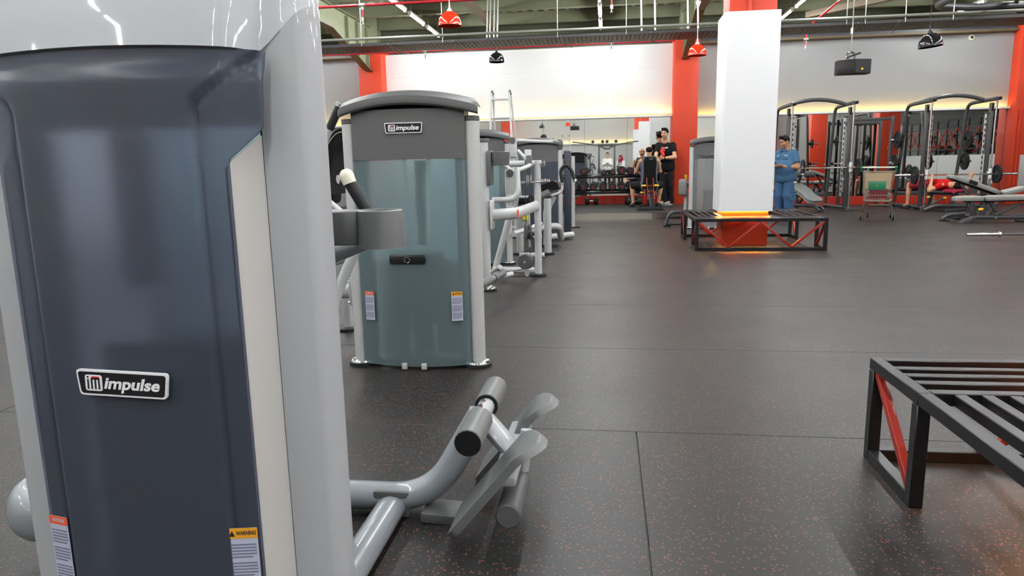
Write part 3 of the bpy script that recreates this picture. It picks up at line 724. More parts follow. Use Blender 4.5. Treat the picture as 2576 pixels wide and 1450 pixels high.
# pillars: flat front, rounded outer edge, top cut at a slant
for s in (1, -1):
    b = MB(); r = 0.045
    xi = 0.301
    prof = [(xi, 1.45), (0.386, 1.45)] + [(0.386+0.031*math.sin(PI/2*i/7), 1.515-0.065*math.cos(PI/2*i/7)) for i in range(1, 8)] + [(0.381+0.036*math.cos(PI/2*i/5), 1.515+0.045*math.sin(PI/2*i/5)) for i in range(1, 6)] + [(xi, 1.56)]
    prof = [(XC+s*p[0], p[1]) for p in prof]
    b.prism(prof, (0, 0, 0), (1, 0, 0), (0, 1, 0), (0, 0, 1), 1.56)
    b.cut((XC+s*0.312, 1.45, 1.447), Vector((-s*0.90, 0, 1.0)).normalized())
    p = b.build('pillar', 'silver_gloss', nt, 30)
    MB().prism([(XC+s*0.39, 1.446), (XC+s*0.419, 1.50), (XC+s*0.40, 1.566), (XC+s*0.30, 1.566), (XC+s*0.30, 1.446)], (0, 0, 0), (1, 0, 0), (0, 1, 0), (0, 0, 1), 0.03).build('foot_pad', 'rubber', p)
    # satin inner strip beside the shield
    zt = 1.29
    MB().prism([(XC+s*0.296, 0.03), (XC+s*0.296, zt), (XC+s*0.302, zt), (XC+s*0.302, 0.03)], (0, 1.452, 0), (1, 0, 0), (0, 0, 1), (0, 1, 0), 0.12).build('inner_edge', 'black', nt)
    MB().prism([(XC+s*0.258, 1.372), (XC+s*0.299, 1.449), (XC+s*0.299, 1.456), (XC+s*0.252, 1.374)], (0, 0, 0.03), (1, 0, 0), (0, 1, 0), (0, 0, 1), 1.30).cut((XC+s*0.26, 1.37, 1.215), Vector((-s*0.062, 0, 0.041)).normalized()).build('inner_strip', 'silver_flat', nt)
# hood over the top: lower edge follows the slanted seams
def front_y(ax): return 1.335+0.03*(min(ax, 0.265)/0.265)**2+max(0, min(ax, 0.33)-0.265)*0.55
def hood(u, v):
    x = XC+(u*2-1)*0.418; a = abs(x-XC)
    zl = 1.4435+0.008*(1-(min(a, 0.312)/0.312)**2) + max(0, min(a, 0.388)-0.312)*0.93
    prof = [(0.0, 0.0), (0.010, 0.06), (0.026, 0.13), (0.06, 0.20), (0.13, 0.25), (0.24, 0.27), (0.36, 0.26)]
    i = min(int(v*6), 5); f = v*6-i
    dy = prof[i][0]*(1-f)+prof[i+1][0]*f; dz = prof[i][1]*(1-f)+prof[i+1][1]*f
    edge = max(0, (a-0.35)/0.068)
    zz = zl if v == 0 else max(zl+0.002, 1.45+dz*(1-0.42*edge**2))
    t = max(0.0, min(1.0, (a-0.29)/0.03)); y0 = front_y(a)-0.004 + (1.447-front_y(a)+0.004)*t*t*(3-2*t)
    y = y0+dy+0.075*edge**2; hw = max(0.05, -0.412*y-XC)      # the hood narrows towards its back, clamped to a camera sight line
    return (XC+math.copysign(min(a, hw), x-XC), y, zz)
MB().solid(hood, 40, 18, (0, 0.02, -0.004)).build('top_hood', 'silver_gloss', nt, 50)
MB().box(XC-0.31, XC+0.31, 1.74, 1.78, 1.40, 1.56).build('bright_backing', 'white', nt)  # added white backing, here and below, brightens the top of the shield
MB().prism([(XC-0.40, 1.40), (XC-0.36, 1.50), (XC+0.36, 1.50), (XC+0.40, 1.40), (XC+0.32, 1.30), (XC-0.32, 1.30)], (0, 1.52, 0), (1, 0, 0), (0, 0, 1), (0, 1, 0), 0.03).build('bright_backing', 'white', nt)
MB().tube([(-1.17, 1.62, 0.92), (-1.17, 1.62, 1.30)], 0.05, 16).build('drive_tube', 'white', nt)
# moulded shield: raised middle, sunk side bands, chamfered shoulders
def shield_pt(u, v):
    z = 0.04 + v*(1.442-0.04)
    half = 0.264 if z < 1.222 else (0.264+(z-1.222)/0.062*0.063 if z < 1.284 else 0.327+(z-1.284)*0.06)
    x = (u*2-1)*half
    g = min(0.205 if z < 1.335 else 0.205+(z-1.335)/0.105*0.128, half-0.004)
    ax = abs(x)
    t = max(0.0, min(1.0, (ax-(g-0.006))/0.012)); step = 0.012*(t*t*(3-2*t))
    groove = 0.009*math.exp(-((ax-g)/0.006)**2)
    ztop = max(0.0, min(1.0, (z-1.385)/0.03)); step2 = 0.010*ztop*ztop*(3-2*ztop)
    return (XC+x, front_y(ax)-0.004+step*0.6+groove+step2, z + 0.008*(1-(ax/0.33)**2)*max(0, (z-1.3)/0.14))
MB().solid(shield_pt, 120, 110, (0, 0.005, 0)).build('shield', 'shield_dark', nt, 60)
# weight stack seen dimly behind the shield
stk = MB()
for k in range(19): stk.box(XC-0.19, XC+0.19, 1.46, 1.66, 0.06+0.034*k, 0.091+0.034*k, 0.002, 1)
stk.build('weight_stack', 'black', nt)
MB().box(XC-0.185, XC+0.185, 1.50, 1.62, 0.706, 0.80, 0.01).build('stack_head', 'black', nt)
for s in (-0.07, 0.07): MB().cyl((XC+s, 1.60, 0.05), (XC+s, 1.60, 1.46), 0.012, 10).build('guide_rod', 'chrome', nt)
MB().box(XC-0.27, XC+0.27, 1.86, 1.88, 0.04, 1.40).build('back_shield', 'shield', nt)
MB().box(XC-0.29, XC+0.29, 1.5, 1.86, 0.0, 0.05, 0.008).build('base_frame', 'silver_gloss', nt)
for s in (-1, 1): MB().tube([(XC+s*0.24, 1.82, 0.03), (XC+s*0.24, 1.82, 1.45)], 0.035, 12).build('rear_post', 'silver_gloss', nt)
badge(nt, (-1.0325, 1.324, 0.752), 0.209, 0.0, -0.035)
sticker(nt, (-1.270, 1.3585, 0.412), 0.056, 0.17, 'orange_label', 'NOTICE', -0.20)
sticker(nt, (-0.812, 1.3565, 0.408), 0.069, 0.17, 'amber_label', 'WARNING', 0.19, True)
# base tube sweeping up to the rollers and foot plates
MB().tube([(-1.0, 2.22, 0.058), (-0.60, 2.22, 0.058), (-0.425, 2.25, 0.36)], 0.047, 16, 0.15, oval=(1.0, 1.25), n=9).build('base_tube', 'silver_dimmed', nt)
MB().tube([(-0.735, 2.20, 0.045), (-0.735, 1.30, 0.045)], 0.042, 14, oval=(0.95, 1.25)).build('base_tube', 'silver_dimmed', nt)
MB().box(-0.80, -0.67, 2.165, 2.185, 0.005, 0.1, 0.02).build('weld_flange', 'grey_plastic', nt)
MB().obox((-0.56, 2.20, 0.018), (0.13, 0.12, 0.034), (0, 0.06, 0), 0.004).build('foot_block', 'grey_plastic', nt)
MB().cyl((-0.42, 2.02, 0.362), (-0.42, 2.50, 0.362), 0.030, 14).build('roller_axle', 'silver_gloss', nt)
for y0, y1 in ((1.985, 2.20), (2.325, 2.545)):
    p = MB().cyl((-0.42, y0, 0.362), (-0.42, y1, 0.362), 0.044, 18, 0.006).build('roller_pad', 'mid_plastic', nt)
    MB().cyl((-0.42, y0-0.001, 0.362), (-0.42, y0+0.004, 0.362), 0.0415, 18).build('roller_cap', 'black', p)
for y in (2.235, 2.29): MB().cyl((-0.425, y, 0.390), (-0.428, y, 0.398), 0.010, 8).build('bolt', 'chrome', nt)
def foot_plate(yc, dz, dx):
    def fn(u, v):
        t = u  # along the slope
        x = -0.515+0.285*t+dx; z = 0.035+0.345*t+dz
        e = max(0, (t-0.8)/0.2); x += 0.028*e*e; z -= 0.030*e*e
        e0 = max(0, (0.15-t)/0.15); x += 0.015*e0*e0
        half = 0.105*math.sqrt(max(0.02, 1-max(0, (abs(t-0.5)-0.34)/0.165)**2))
        return (x, yc+(v*2-1)*half, z)
    o = MB().solid(fn, 48, 14, (0.020, 0, -0.016)).build('foot_plate', 'mid_plastic', nt, 60)
    MB().prism([(0.06, -0.05), (0.30, -0.05), (0.30, 0.05), (0.06, 0.05)], (-0.515+dx+0.02, yc, 0.03+dz-0.012), Vector((0.285, 0, 0.345)).normalized(), (0, 1, 0), Vector((0.345, 0, -0.285)).normalized(), 0.012, 0.004).build('plate_backing', 'silver_gloss', o)
foot_plate(2.06, 0.005, 0.0); foot_plate(2.50, -0.015, 0.005)
MB().tube([(-0.42, 2.27, 0.335), (-0.325, 2.27, 0.225)], 0.045, 12, oval=(0.7, 1.3)).build('plate_arm', 'silver_gloss', nt)
MB().box(-0.36, -0.28, 2.03, 2.53, 0.20, 0.235, 0.012).build('plate_arm', 'silver_gloss', nt)
MB().tube([(-0.27, 2.27, 0.30), (-0.285, 2.25, 0.16)], 0.022, 10).build('roller_arm', 'silver_gloss', nt)
p = MB().cyl((-0.30, 1.985, 0.125), (-0.30, 2.24, 0.125), 0.042, 16, 0.006).build('roller_pad', 'grey_plastic', nt)
# bottle holder, lever with cream cap, side loop
b = MB()
b.lathe([(0.078, 0.955), (0.074, 1.04), (0.071, 1.069), (0.066, 1.072), (0.062, 1.066), (0.066, 0.955)], (-0.705, 2.12, 0), (0, 0, 1), 30, False)
b.build('bottle_holder', 'mid_plastic', nt, 50)
MB().prism([(-0.92, 2.04), (-0.80, 2.055), (-0.765, 2.075), (-0.765, 2.165), (-0.80, 2.185), (-0.92, 2.2)], (0, 0, 0.965), (1, 0, 0), (0, 1, 0), (0, 0, 1), 0.105, 0.008).build('holder_bracket', 'grey_plastic', nt)
MB().tube([(-1.0, 2.3, 0.90), (-0.80, 2.25, 0.955), (-0.72, 2.15, 0.952)], [0.045, 0.025, 0.008], 12).build('holder_arm', 'silver_gloss', nt)
p = MB().tube([(-0.98, 2.6, 1.150), (-0.905, 2.6, 1.02)], 0.024, 14).build('lever_grip', 'rubber', nt)
MB().lathe([(0.026, -0.002), (0.0275, 0.03), (0.024, 0.045), (0.012, 0.055)], (-0.978, 2.6, 1.145), (-0.35, 0, 0.94), 14).build('lever_cap', 'cream', p)
MB().tube([(-0.905, 2.6, 1.02), (-1.05, 2.55, 0.70), (-1.05, 2.3, 0.3)], 0.02, 10, 0.1).build('lever_arm', 'silver_gloss', nt)
MB().tube([(-1.55, 1.80, 0.17), (-1.74, 1.74, 0.17), (-1.83, 1.83, 0.19), (-1.72, 1.98, 0.21), (-1.50, 2.0, 0.2)], 0.058, 16, 0.12, oval=(1.25, 0.75)).build('side_loop', 'silver_dimmed', nt)

# ---------------- the grey capped towers in the row
def cap_part(t, x0, x1, yf, z, m='grey_plastic'):
    """arched cap: a bowed plate overhanging the tower front, chamfered on top"""
    cx, hw = (x0+x1)/2, (x1-x0)/2
    def fn(u, v):
        a = u*2-1; rr = math.sqrt(max(0.0, 1-max(0, (abs(a)-0.97)/0.03)**2))
        prof = [(0.0, 0.0), (-0.002, 0.012), (0.0, 0.040), (0.045, 0.070), (0.15, 0.082), (0.34, 0.078)]
        i = min(int(v*5), 4); f = v*5-i
        dy = prof[i][0]*(1-f)+prof[i+1][0]*f; dz = prof[i][1]*(1-f)+prof[i+1][1]*f
        return (cx+a*hw*(1-0.32*max(0, dy)), yf-0.02-0.10*(1-a*a)+0.015*(1-rr)+dy, z+0.055*(1-a*a)+dz*(0.75+0.25*rr))
    MB().solid(fn, 40, 10, (0, 0.012, -0.010)).build('top_cap', m, t, 35)
def tower(label, x, y, shield='shield', stack=True, stickers=True, nm='weight_machine', group=None, flat=False):
    """x: middle of the tower, y: line of the two front posts"""
    t = thing(nm, label, 'gym machine', (x, y, 0), group)
    for s in (-1, 1):
        px = x+s*0.363
        p = MB().tube([(px, y, 0.02), (px, y, 1.455)], 0.047, 18).build('post', 'silver', t)
        MB().cyl((px, y, 1.455), (px, y, 1.485), 0.049, 18, 0.004).build('post_cap', 'grey_plastic', p)
        MB().lathe([(0.085, 0.0), (0.085, 0.020), (0.080, 0.024)], (px, y, 0), (0, 0, 1), 22).build('rubber_foot', 'rubber', p)
        MB().lathe([(0.076, 0.024), (0.072, 0.034), (0.05, 0.044)], (px, y, 0), (0, 0, 1), 22).build('foot_flange', 'chrome', p)
        MB().box(px-s*0.075-0.022, px-s*0.075+0.022, y-0.03, y+0.06, 0.03, 1.51, 0.006).build('inner_rail', 'silver', t)
    def bow(u, v, z0, z1, out=0.0):
        a = u*2-1
        return (x+a*0.335, y-0.055-0.075*(1-a*a)-out, z0+(z1-z0)*v)
    MB().solid(lambda u, v: bow(u, v, 1.2445, 1.525), 24, 2, (0, 0.02, 0)).build('top_panel', 'grey_plastic', t, 50)
    MB().solid(lambda u, v: bow(u, v, 0.022, 1.2435, -0.003), 24, 6, (0, 0.006, 0)).build('shield', shield, t, 50)
    MB().box(x-0.30, x+0.30, y+0.0, y+0.25, 1.26, 1.57).build('inner_head', 'black', t)
    cap_part(t, x-0.412, x+0.412, y-0.05, 1.500)
    if stack:
        b = MB()
        for k in range(16): b.box(x-0.145, x+0.145, y-0.04, y+0.15, 0.26+0.027*k, 0.285+0.027*k, 0.002, 1)
        b.build('weight_stack', 'black', t)
    for s in (-0.075, 0.075): MB().cyl((x+s, y+0.115, 0.05), (x+s, y+0.115, 1.3), 0.012, 10).build('guide_rod', 'chrome', t)
    MB().cyl((x+0.045, y+0.03, 0.74), (x+0.045, y+0.03, 1.24), 0.036, 12).build('drive_tube', 'white', t)
    MB().solid(lambda u, v: (x+(u*2-1)*0.33, y+0.30+0.05*(1-(u*2-1)**2), 0.04+1.2*v), 12, 2, (0, 0.006, 0)).build('rear_shield', shield, t, 50)
    MB().box(x-0.35, x+0.35, y+0.02, y+0.30, 0.0, 0.03, 0.004).build('base_plate', 'grey_plastic', t)
    if shield != 'shield_clear': MB().box(x-0.31, x+0.31, y+0.20, y+0.22, 0.03, 0.62, 0.004).build('light_stop', 'grey_plastic', t)  # added opaque panel, stops light from behind so the lower shield darkens
    for s in (-0.06, 0.06): MB().box(x+s-0.016, x+s+0.016, y-0.14, y-0.122, 0.008, 0.045, 0.004).build('shield_clip', 'silver', t)
    return t
m2 = tower('grey capped machine tower with a teal shield and maker\'s plate, second in the row', -1.1375, 4.045)
badge(m2, (-1.1375, 3.913, 1.42), 0.215, 0.0, 0.0)
sticker(m2, (-1.405, 3.952, 0.475), 0.062, 0.175, 'orange_label', 'NOTICE', -0.26)
sticker(m2, (-0.872, 3.952, 0.475), 0.066, 0.175, 'amber_label', 'WARNING', 0.26, True)
h = MB().prism([(-0.105, -0.026), (0.105, -0.026), (0.11, 0.0), (0.105, 0.026), (-0.105, 0.026), (-0.11, 0.0)], (-1.15, 3.905, 0.672), (1, 0, 0), (0, 0, 1), (0, 1, 0), 0.012, 0.006).build('shield_handle', 'badge_black', m2)
MB().tube(arc((-1.15, 3.903, 0.668), 0.016, 0, 2*PI, 18, (1, 0, 0), (0, 0, 1)), 0.0012, 6).build('handle_ring', 'chrome', h)
# frame, lever and seat pads left of the second tower
MB().tube([(-2.5, 4.5, 0.385), (-1.715, 4.5, 0.385)], 0.060, 16, oval=(1.0, 0.7)).build('seat_beam', 'silver', m2)
MB().box(-1.715, -1.700, 4.42, 4.58, 0.29, 0.48, 0.005).build('beam_flange', 'silver', m2)
for z in (0.31, 0.455): MB().cyl((-1.715, 4.44, z), (-1.725, 4.44, z), 0.012, 8).build('bolt', 'chrome', m2)
p = MB().tube([(-1.93, 4.93, 0.02), (-1.93, 4.93, 0.34)], 0.035, 14).build('rear_leg', 'silver', m2)
MB().lathe([(0.10, 0), (0.10, 0.02), (0.094, 0.026)], (-1.95, 4.93, 0), (0, 0, 1), 20).build('rubber_foot', 'rubber', p)
p = MB().tube([(-1.712, 4.45, 1.600), (-1.790, 4.45, 1.455)], 0.027, 14).build('press_grip', 'rubber', m2)
MB().cyl((-1.703, 4.45, 1.617), (-1.716, 4.45, 1.592), 0.031, 14, 0.004).build('grip_collar', 'chrome', p)
MB().tube([(-1.790, 4.45, 1.455), (-1.88, 4.45, 1.29), (-2.05, 4.45, 0.9)], 0.025, 12, 0.1).build('press_arm', 'silver', m2)
def bent_pad(path, y0, y1, thick, nm, m):
    P = fillet(path, 0.12, 6)
    def fn(u, v):
        i = u*(len(P)-1); k = min(int(i), len(P)-2); q = P[k]*(1-(i-k))+P[k+1]*(i-k)
        return (q.x, y0+(y1-y0)*v, q.z)
    return MB().solid(fn, 24, 4, thick).build(nm, m, m2, 50)
bent_pad([(-1.70, 0, 1.455), (-1.80, 0, 1.475), (-1.90, 0, 1.38), (-1.935, 0, 1.22), (-1.95, 0, 1.08)], 4.62, 4.92, (0.065, 0, -0.055), 'back_pad', 'leather')
MB().tube([(-1.70, 4.617, 1.43), (-1.795, 4.617, 1.452), (-1.885, 4.617, 1.365), (-1.915, 4.617, 1.22), (-1.93, 4.617, 1.1)], 0.0025, 6, 0.1).build('pad_seam', 'cream', m2)
bent_pad([(-1.93, 0, 1.43), (-2.0, 0, 1.36), (-2.02, 0, 1.25), (-1.97, 0, 1.17)], 5.15, 5.45, (0.09, 0, 0.0), 'seat_pad', 'leather')
MB().tube([(-1.91, 5.14, 1.45), (-2.01, 5.14, 1.36), (-2.035, 5.14, 1.25), (-1.97, 5.14, 1.15)], 0.012, 8, 0.08).build('pad_rim', 'silver', m2)
MB().tube([(-2.06, 5.2, 1.31), (-1.96, 5.2, 1.20), (-1.86, 5.2, 1.02)], 0.026, 12, 0.05).build('seat_stem', 'silver', m2)
MB().tube([(-2.1, 4.75, 1.135), (-1.87, 4.75, 1.13)], 0.035, 12).build('seat_stem', 'silver', m2)
MB().obox((-1.98, 4.8, 1.03), (0.16, 0.2, 0.14), (0, 0.1, 0), 0.03).build('seat_pad', 'leather', m2)
MB().tube([(-2.05, 4.7, 1.08), (-1.80, 4.7, 0.86)], 0.024, 12).build('link_arm', 'silver', m2)
MB().solid(lambda u, v: (-2.0+0.30*u, 4.85, 0.40+0.45*v*(1-0.75*u)), 8, 4, (0, 0.02, 0)).build('gusset_plate', 'silver', m2, 50)
MB().tube([(-2.2, 4.7, 0.50), (-1.86, 4.7, 0.58), (-1.76, 4.7, 0.62)], 0.045, 12, 0.05).build('link_arm', 'silver', m2)

# ---------------- third machine: tower set back, with arms, pulleys and a bowed oval beam
m3 = tower('grey capped tower with a teal shield behind the pulley frame, third in the row', -1.555, 8.45)
m3b = thing('pulley_machine', 'silver frame machine with round pulleys and bent arms, beside the second tower', 'gym machine', (-1.0, 7.0, 0))
MB().tube([(-1.155, 6.62, 0.02), (-1.155, 6.62, 1.42)], 0.043, 16).build('post', 'silver', m3b)
MB().cyl((-1.155, 6.62, 1.42), (-1.155, 6.62, 1.455), 0.053, 16, 0.004).build('post_cap', 'grey_plastic', m3b)
MB().lathe([(0.095, 0), (0.095, 0.02), (0.088, 0.024)], (-1.155, 6.62, 0), (0, 0, 1), 22).build('rubber_foot', 'rubber', m3b)
MB().lathe([(0.085, 0.024), (0.08, 0.034), (0.05, 0.05)], (-1.155, 6.62, 0), (0, 0, 1), 22).build('foot_flange', 'chrome', m3b)
hb = MB().box(-1.115, -1.075, 6.55, 6.70, 1.02, 1.34, 0.01).build('holder_bracket', 'grey_plastic', m3b)
MB().lathe([(0.078, 1.20), (0.083, 1.25), (0.088, 1.325), (0.082, 1.329), (0.076, 1.32), (0.072, 1.20)], (-0.99, 6.60, 0), (0, 0, 1), 24, False).build('bottle_holder', 'grey_plastic', m3b, 50)
MB().tube([(-1.155, 6.64, 0.73), (-0.86, 6.66, 0.745), (-0.742, 7.5, 0.77)], 0.055, 16, 0.10, oval=(1.0, 0.6)).build('oval_beam', 'silver', m3b)
MB().box(-1.10, -1.08, 6.55, 6.73, 0.60, 0.88, 0.008).build('beam_flange', 'silver', m3b)
MB().obox((-0.842, 6.63, 0.745), (0.018, 0.012, 0.075), (0, 0, 0.2)).build('orange_tag', 'orange_label', m3b)
MB().tube([(-0.735, 7.5, 0.02), (-0.735, 7.5, 1.24)], 0.038, 16).build('post', 'silver', m3b)
MB().lathe([(0.092, 0), (0.092, 0.028), (0.085, 0.034)], (-0.74, 7.5, 0), (0, 0, 1), 22).build('rubber_foot', 'rubber', m3b)
MB().tube([(-1.10, 7.5, 1.215), (-0.67, 7.5, 1.215)], 0.033, 14).build('top_sleeve', 'silver', m3b)
MB().cyl((-1.085, 7.5, 1.215), (-1.075, 7.5, 1.215), 0.037, 14).build('yellow_ring', 'yellow', m3b)
MB().cyl((-0.69, 7.5, 1.215), (-0.655, 7.5, 1.215), 0.037, 14, 0.004).build('sleeve_cap', 'chrome', m3b)
MB().box(-0.99, -0.60, 7.46, 7.56, 1.015, 1.03, 0.004).build('pivot_plate', 'chrome', m3b)
MB().cyl((-0.66, 7.5, 1.02), (-0.66, 7.5, 1.05), 0.06, 16, 0.004).build('pivot_disc', 'chrome', m3b)
for x in (-0.84, -0.80): MB().cyl((x, 7.48, 1.03), (x, 7.48, 1.17), 0.012, 8).build('bolt', 'chrome', m3b)
# bent press arms
MB().tube([(-1.12, 6.85, 0.865), (-0.86, 6.85, 0.87), (-0.875, 6.9, 1.18)], 0.0277, 14, 0.12, n=8).build('press_arm', 'silver', m3b)
MB().tube([(-1.05, 7.6, 0.80), (-0.98, 7.6, 1.0), (-0.75, 7.6, 1.0)], 0.0297, 14, 0.13, n=8).build('press_arm', 'silver', m3b)
MB().tube([(-0.88, 6.95, 0.93), (-0.90, 7.0, 0.80), (-1.0, 7.0, 0.72)], 0.0145, 10, 0.05).build('link_arm', 'silver', m3b)
MB().tube([(-1.14, 6.9, 1.245), (-1.02, 6.95, 1.22), (-0.94, 7.0, 1.13)], 0.0238, 12, 0.1).build('counter_arm', 'silver', m3b)
MB().prism([(-0.05, 0.06), (-0.03, 0.085), (0.03, 0.085), (0.05, 0.06), (0.055, -0.12), (0.035, -0.16), (-0.035, -0.16), (-0.055, -0.12)], (-0.955, 6.95, 1.08), (1, 0, 0), (0, 0, 1), (0, 1, 0), 0.03, 0.006).build('link_plate', 'silver', m3b)
MB().cyl((-0.955, 6.95, 1.125), (-0.955, 6.93, 1.125), 0.038, 16, 0.004).build('pivot_cap', 'grey_plastic', m3b)
MB().tube([(-0.955, 7.0, 1.12), (-0.80, 7.3, 1.19), (-0.80, 7.5, 1.215)], 0.0224, 12, 0.1).build('counter_arm', 'silver', m3b)
MB().box(-0.86, -0.79, 7.42, 7.46, 1.04, 1.36, 0.008).build('pulley_bracket', 'silver', m3b)
MB().box(-0.84, -0.78, 7.36, 7.42, 1.10, 1.30, 0.01).build('pulley_bracket', 'grey_plastic', m3b)
# long lever up to the pivot over the fourth tower
MB().tube([(-1.02, 8.0, 1.475), (-0.74, 9.6, 1.50)], 0.0211, 12).build('lever_arm', 'silver', m3b)
MB().prism([(-0.05, -0.16), (0.05, -0.16), (0.035, 0.02), (0.0, 0.05), (-0.035, 0.02)], (-1.05, 7.9, 1.45), (1, 0, 0), (0, 0, 1), (0, 1, 0), 0.05, 0.006).build('lever_fork', 'silver', m3b)
MB().cyl((-1.05, 7.9, 1.475), (-1.05, 7.87, 1.475), 0.036, 16, 0.004).build('pivot_cap', 'grey_plastic', m3b)
MB().tube([(-1.05, 7.95, 1.30), (-1.05, 7.95, 0.9)], 0.03, 12).build('lever_fork', 'silver', m3b)
MB().tube([(-1.0, 7.95, 1.36), (-0.90, 8.0, 1.25), (-0.88, 8.0, 1.0)], 0.025, 12, 0.1).build('lever_fork', 'silver', m3b)
# inclined legs and floor tubes
MB().tube([(-1.24, 7.64, 0.05), (-1.0, 7.64, 0.85), (-0.97, 7.64, 1.05)], 0.0363, 14, 0.1, oval=(0.7, 1.0)).build('inclined_leg', 'silver', m3b)
MB().tube([(-1.25, 7.62, 0.055), (-0.78, 7.55, 0.055)], 0.0363, 14, oval=(1.0, 0.8)).build('floor_tube', 'silver', m3b)
MB().tube([(-1.2, 7.0, 0.05), (-0.98, 7.18, 0.075)], 0.0297, 14).build('floor_tube', 'silver', m3b)
MB().tube([(-1.10, 8.75, 0.07), (-0.78, 8.75, 0.07)], 0.0330, 14).build('floor_tube', 'silver', m3b)
MB().tube([(-1.10, 8.2, 0.40), (-1.0, 8.4, 0.42), (-0.80, 8.6, 0.48)], 0.0277, 12, 0.1).build('floor_tube', 'silver', m3b)
MB().tube([(-0.785, 9.35, 0.02), (-0.785, 9.35, 0.75)], 0.05, 14).build('post', 'silver', m3b)
MB().lathe([(0.09, 0), (0.09, 0.028), (0.084, 0.034)], (-0.785, 9.35, 0), (0, 0, 1), 22).build('rubber_foot', 'rubber', m3b)
MB().tube([(-1.17, 9.4, 0.02), (-1.17, 9.4, 0.6)], 0.05, 14).build('post', 'silver', m3b)
MB().lathe([(0.10, 0), (0.10, 0.025), (0.09, 0.03)], (-1.17, 9.4, 0), (0, 0, 1), 22).build('rubber_foot', 'rubber', m3b)
# pulleys
def pulley(c, axis, r=0.105):
    a = Vector(axis).normalized()
    p = MB().cyl(Vector(c)-a*0.028, Vector(c)-a*0.012, r, 26, 0.006).cyl(Vector(c)+a*0.012, Vector(c)+a*0.028, r, 26, 0.006).cyl(Vector(c)-a*0.013, Vector(c)+a*0.013, r*0.80, 22).build('pulley', 'graphite', m3b)
    MB().cyl(Vector(c)-a*0.034, Vector(c)-a*0.027, 0.014, 10).build('pulley_bolt', 'chrome', p)
    return p
pulley((-0.845, 7.25, 0.195), (0.28, 1, 0), 0.082)
pulley((-0.83, 7.35, 0.50), (1, 0.3, 0), 0.085)
MB().tube([(-0.81, 7.35, 0.42), (-0.81, 7.35, 0.34)], 0.016, 8).build('cable_fitting', 'chrome', m3b)
MB().tube([(-0.81, 7.35, 0.34), (-0.80, 7.3, 0.2)], 0.004, 6).build('steel_cable', 'rubber', m3b)
MB().tube([(-0.845, 7.30, 0.115), (-1.15, 7.1, 0.085)], 0.004, 6).build('steel_cable', 'rubber', m3b)
MB().tube([(-0.85, 7.36, 0.52), (-0.85, 7.4, 1.25)], 0.004, 6).build('steel_cable', 'rubber', m3b)
MB().tube([(-0.79, 7.36, 0.52), (-0.81, 7.4, 1.15)], 0.004, 6).build('steel_cable', 'rubber', m3b)
MB().prism([(-0.04, 0.10), (0.04, 0.10), (0.01, 0.03), (-0.01, 0.03)], (-0.84, 7.3, 0.0), (1, 0, 0), (0, 0, 1), (0, 1, 0), 0.03).build('pulley_bracket', 'silver', m3b)
# black grips with chrome ends, adjuster tube, yellow label and roller on the seat
for x in (-1.13, -1.085, -1.06): 
    p = MB().cyl((x, 8.2, 0.90), (x, 8.2, 1.04), 0.020, 12).build('hand_grip', 'rubber', m3b)
    MB().cyl((x, 8.2, 1.04), (x, 8.2, 1.06), 0.023, 12, 0.003).build('grip_end', 'chrome', p)
MB().lathe([(0.045, 0.0), (0.05, 0.03), (0.03, 0.05), (0.027, 0.14), (0.03, 0.16)], (-1.12, 8.1, 0.66), (0, 0, 1), 14).build('adjuster_tube', 'chrome', m3b)
MB().obox((-1.01, 8.7, 0.60), (0.07, 0.012, 0.16), (0, 0, 0), 0.004).build('yellow_tag', 'yellow_label', m3b)
MB().box(-1.10, -0.96, 8.72, 8.82, 0.42, 0.82, 0.012).build('seat_stem', 'silver', m3b)
MB().box(-1.12, -0.92, 8.62, 8.92, 0.72, 0.80, 0.02).build('seat_pad', 'leather', m3b)
MB().cyl((-0.91, 8.5, 0.80), (-0.91, 8.45, 0.80), 0.042, 14, 0.004).build('adjust_knob', 'rubber', m3b)
p = MB().tube([(-0.95, 6.15, 0.30), (-1.08, 6.5, 0.20)], 0.022, 10).build('roller_arm', 'silver', m3b)
MB().cyl((-1.07, 5.80, 0.195), (-1.01, 6.02, 0.21), 0.040, 16, 0.005).build('roller_pad', 'mid_plastic', m3b)
MB().cyl((-1.0, 6.06, 0.213), (-0.945, 6.28, 0.228), 0.040, 16, 0.005).build('roller_pad', 'mid_plastic', m3b)
MB().cyl((-1.04, 5.92, 0.203), (-0.97, 6.18, 0.222), 0.027, 12).build('roller_axle', 'silver', m3b)

# ---------------- fourth tower and the curl bench before it
m4 = tower('grey capped tower with a navy shield beside the curl bench, fourth in the row', -1.13, 11.58, 'shield_dark')
MB().box(-0.70, -0.60, 11.60, 12.1, 0.03, 1.42, 0.02).build('side_panel', 'navy', m4)
MB().tube([(-0.64, 13.4, 0.02), (-0.64, 13.4, 1.35)], 0.04, 12).build('rear_post', 'silver', m4)
MB().box(-0.72, -0.50, 13.36, 13.44, 0, 0.02, 0.004).build('rubber_foot', 'rubber', m4)
MB().lathe([(0.045, 1.44), (0.06, 1.50), (0.06, 1.56), (0.03, 1.60)], (-0.767, 11.56, 0), (0, 0, 1), 16).build('post_cap', 'grey_plastic', m4)
MB().box(-0.785, -0.735, 11.528, 11.532, 0.06, 0.11).build('maker_label', 'paper', m4)
cu = thing('curl_bench', 'padded arm curl bench with a bent black grip before the fourth tower', 'gym machine', (-0.98, 10.3, 0))
def slant(p0, p1, wid, th, nm, m, t, y0):
    d = (Vector(p1)-Vector(p0)); n_ = Vector((-d.z, 0, d.x)).normalized()
    MB().solid(lambda u, v: Vector(p0)+d*u+Vector((0, (v-0.5)*wid, 0))+n_*th*0.5*math.sin(min(1, u*5)*PI/2)*math.sin(min(1, (1-u)*5)*PI/2), 14, 5, -n_*th).build(nm, m, t, 60)
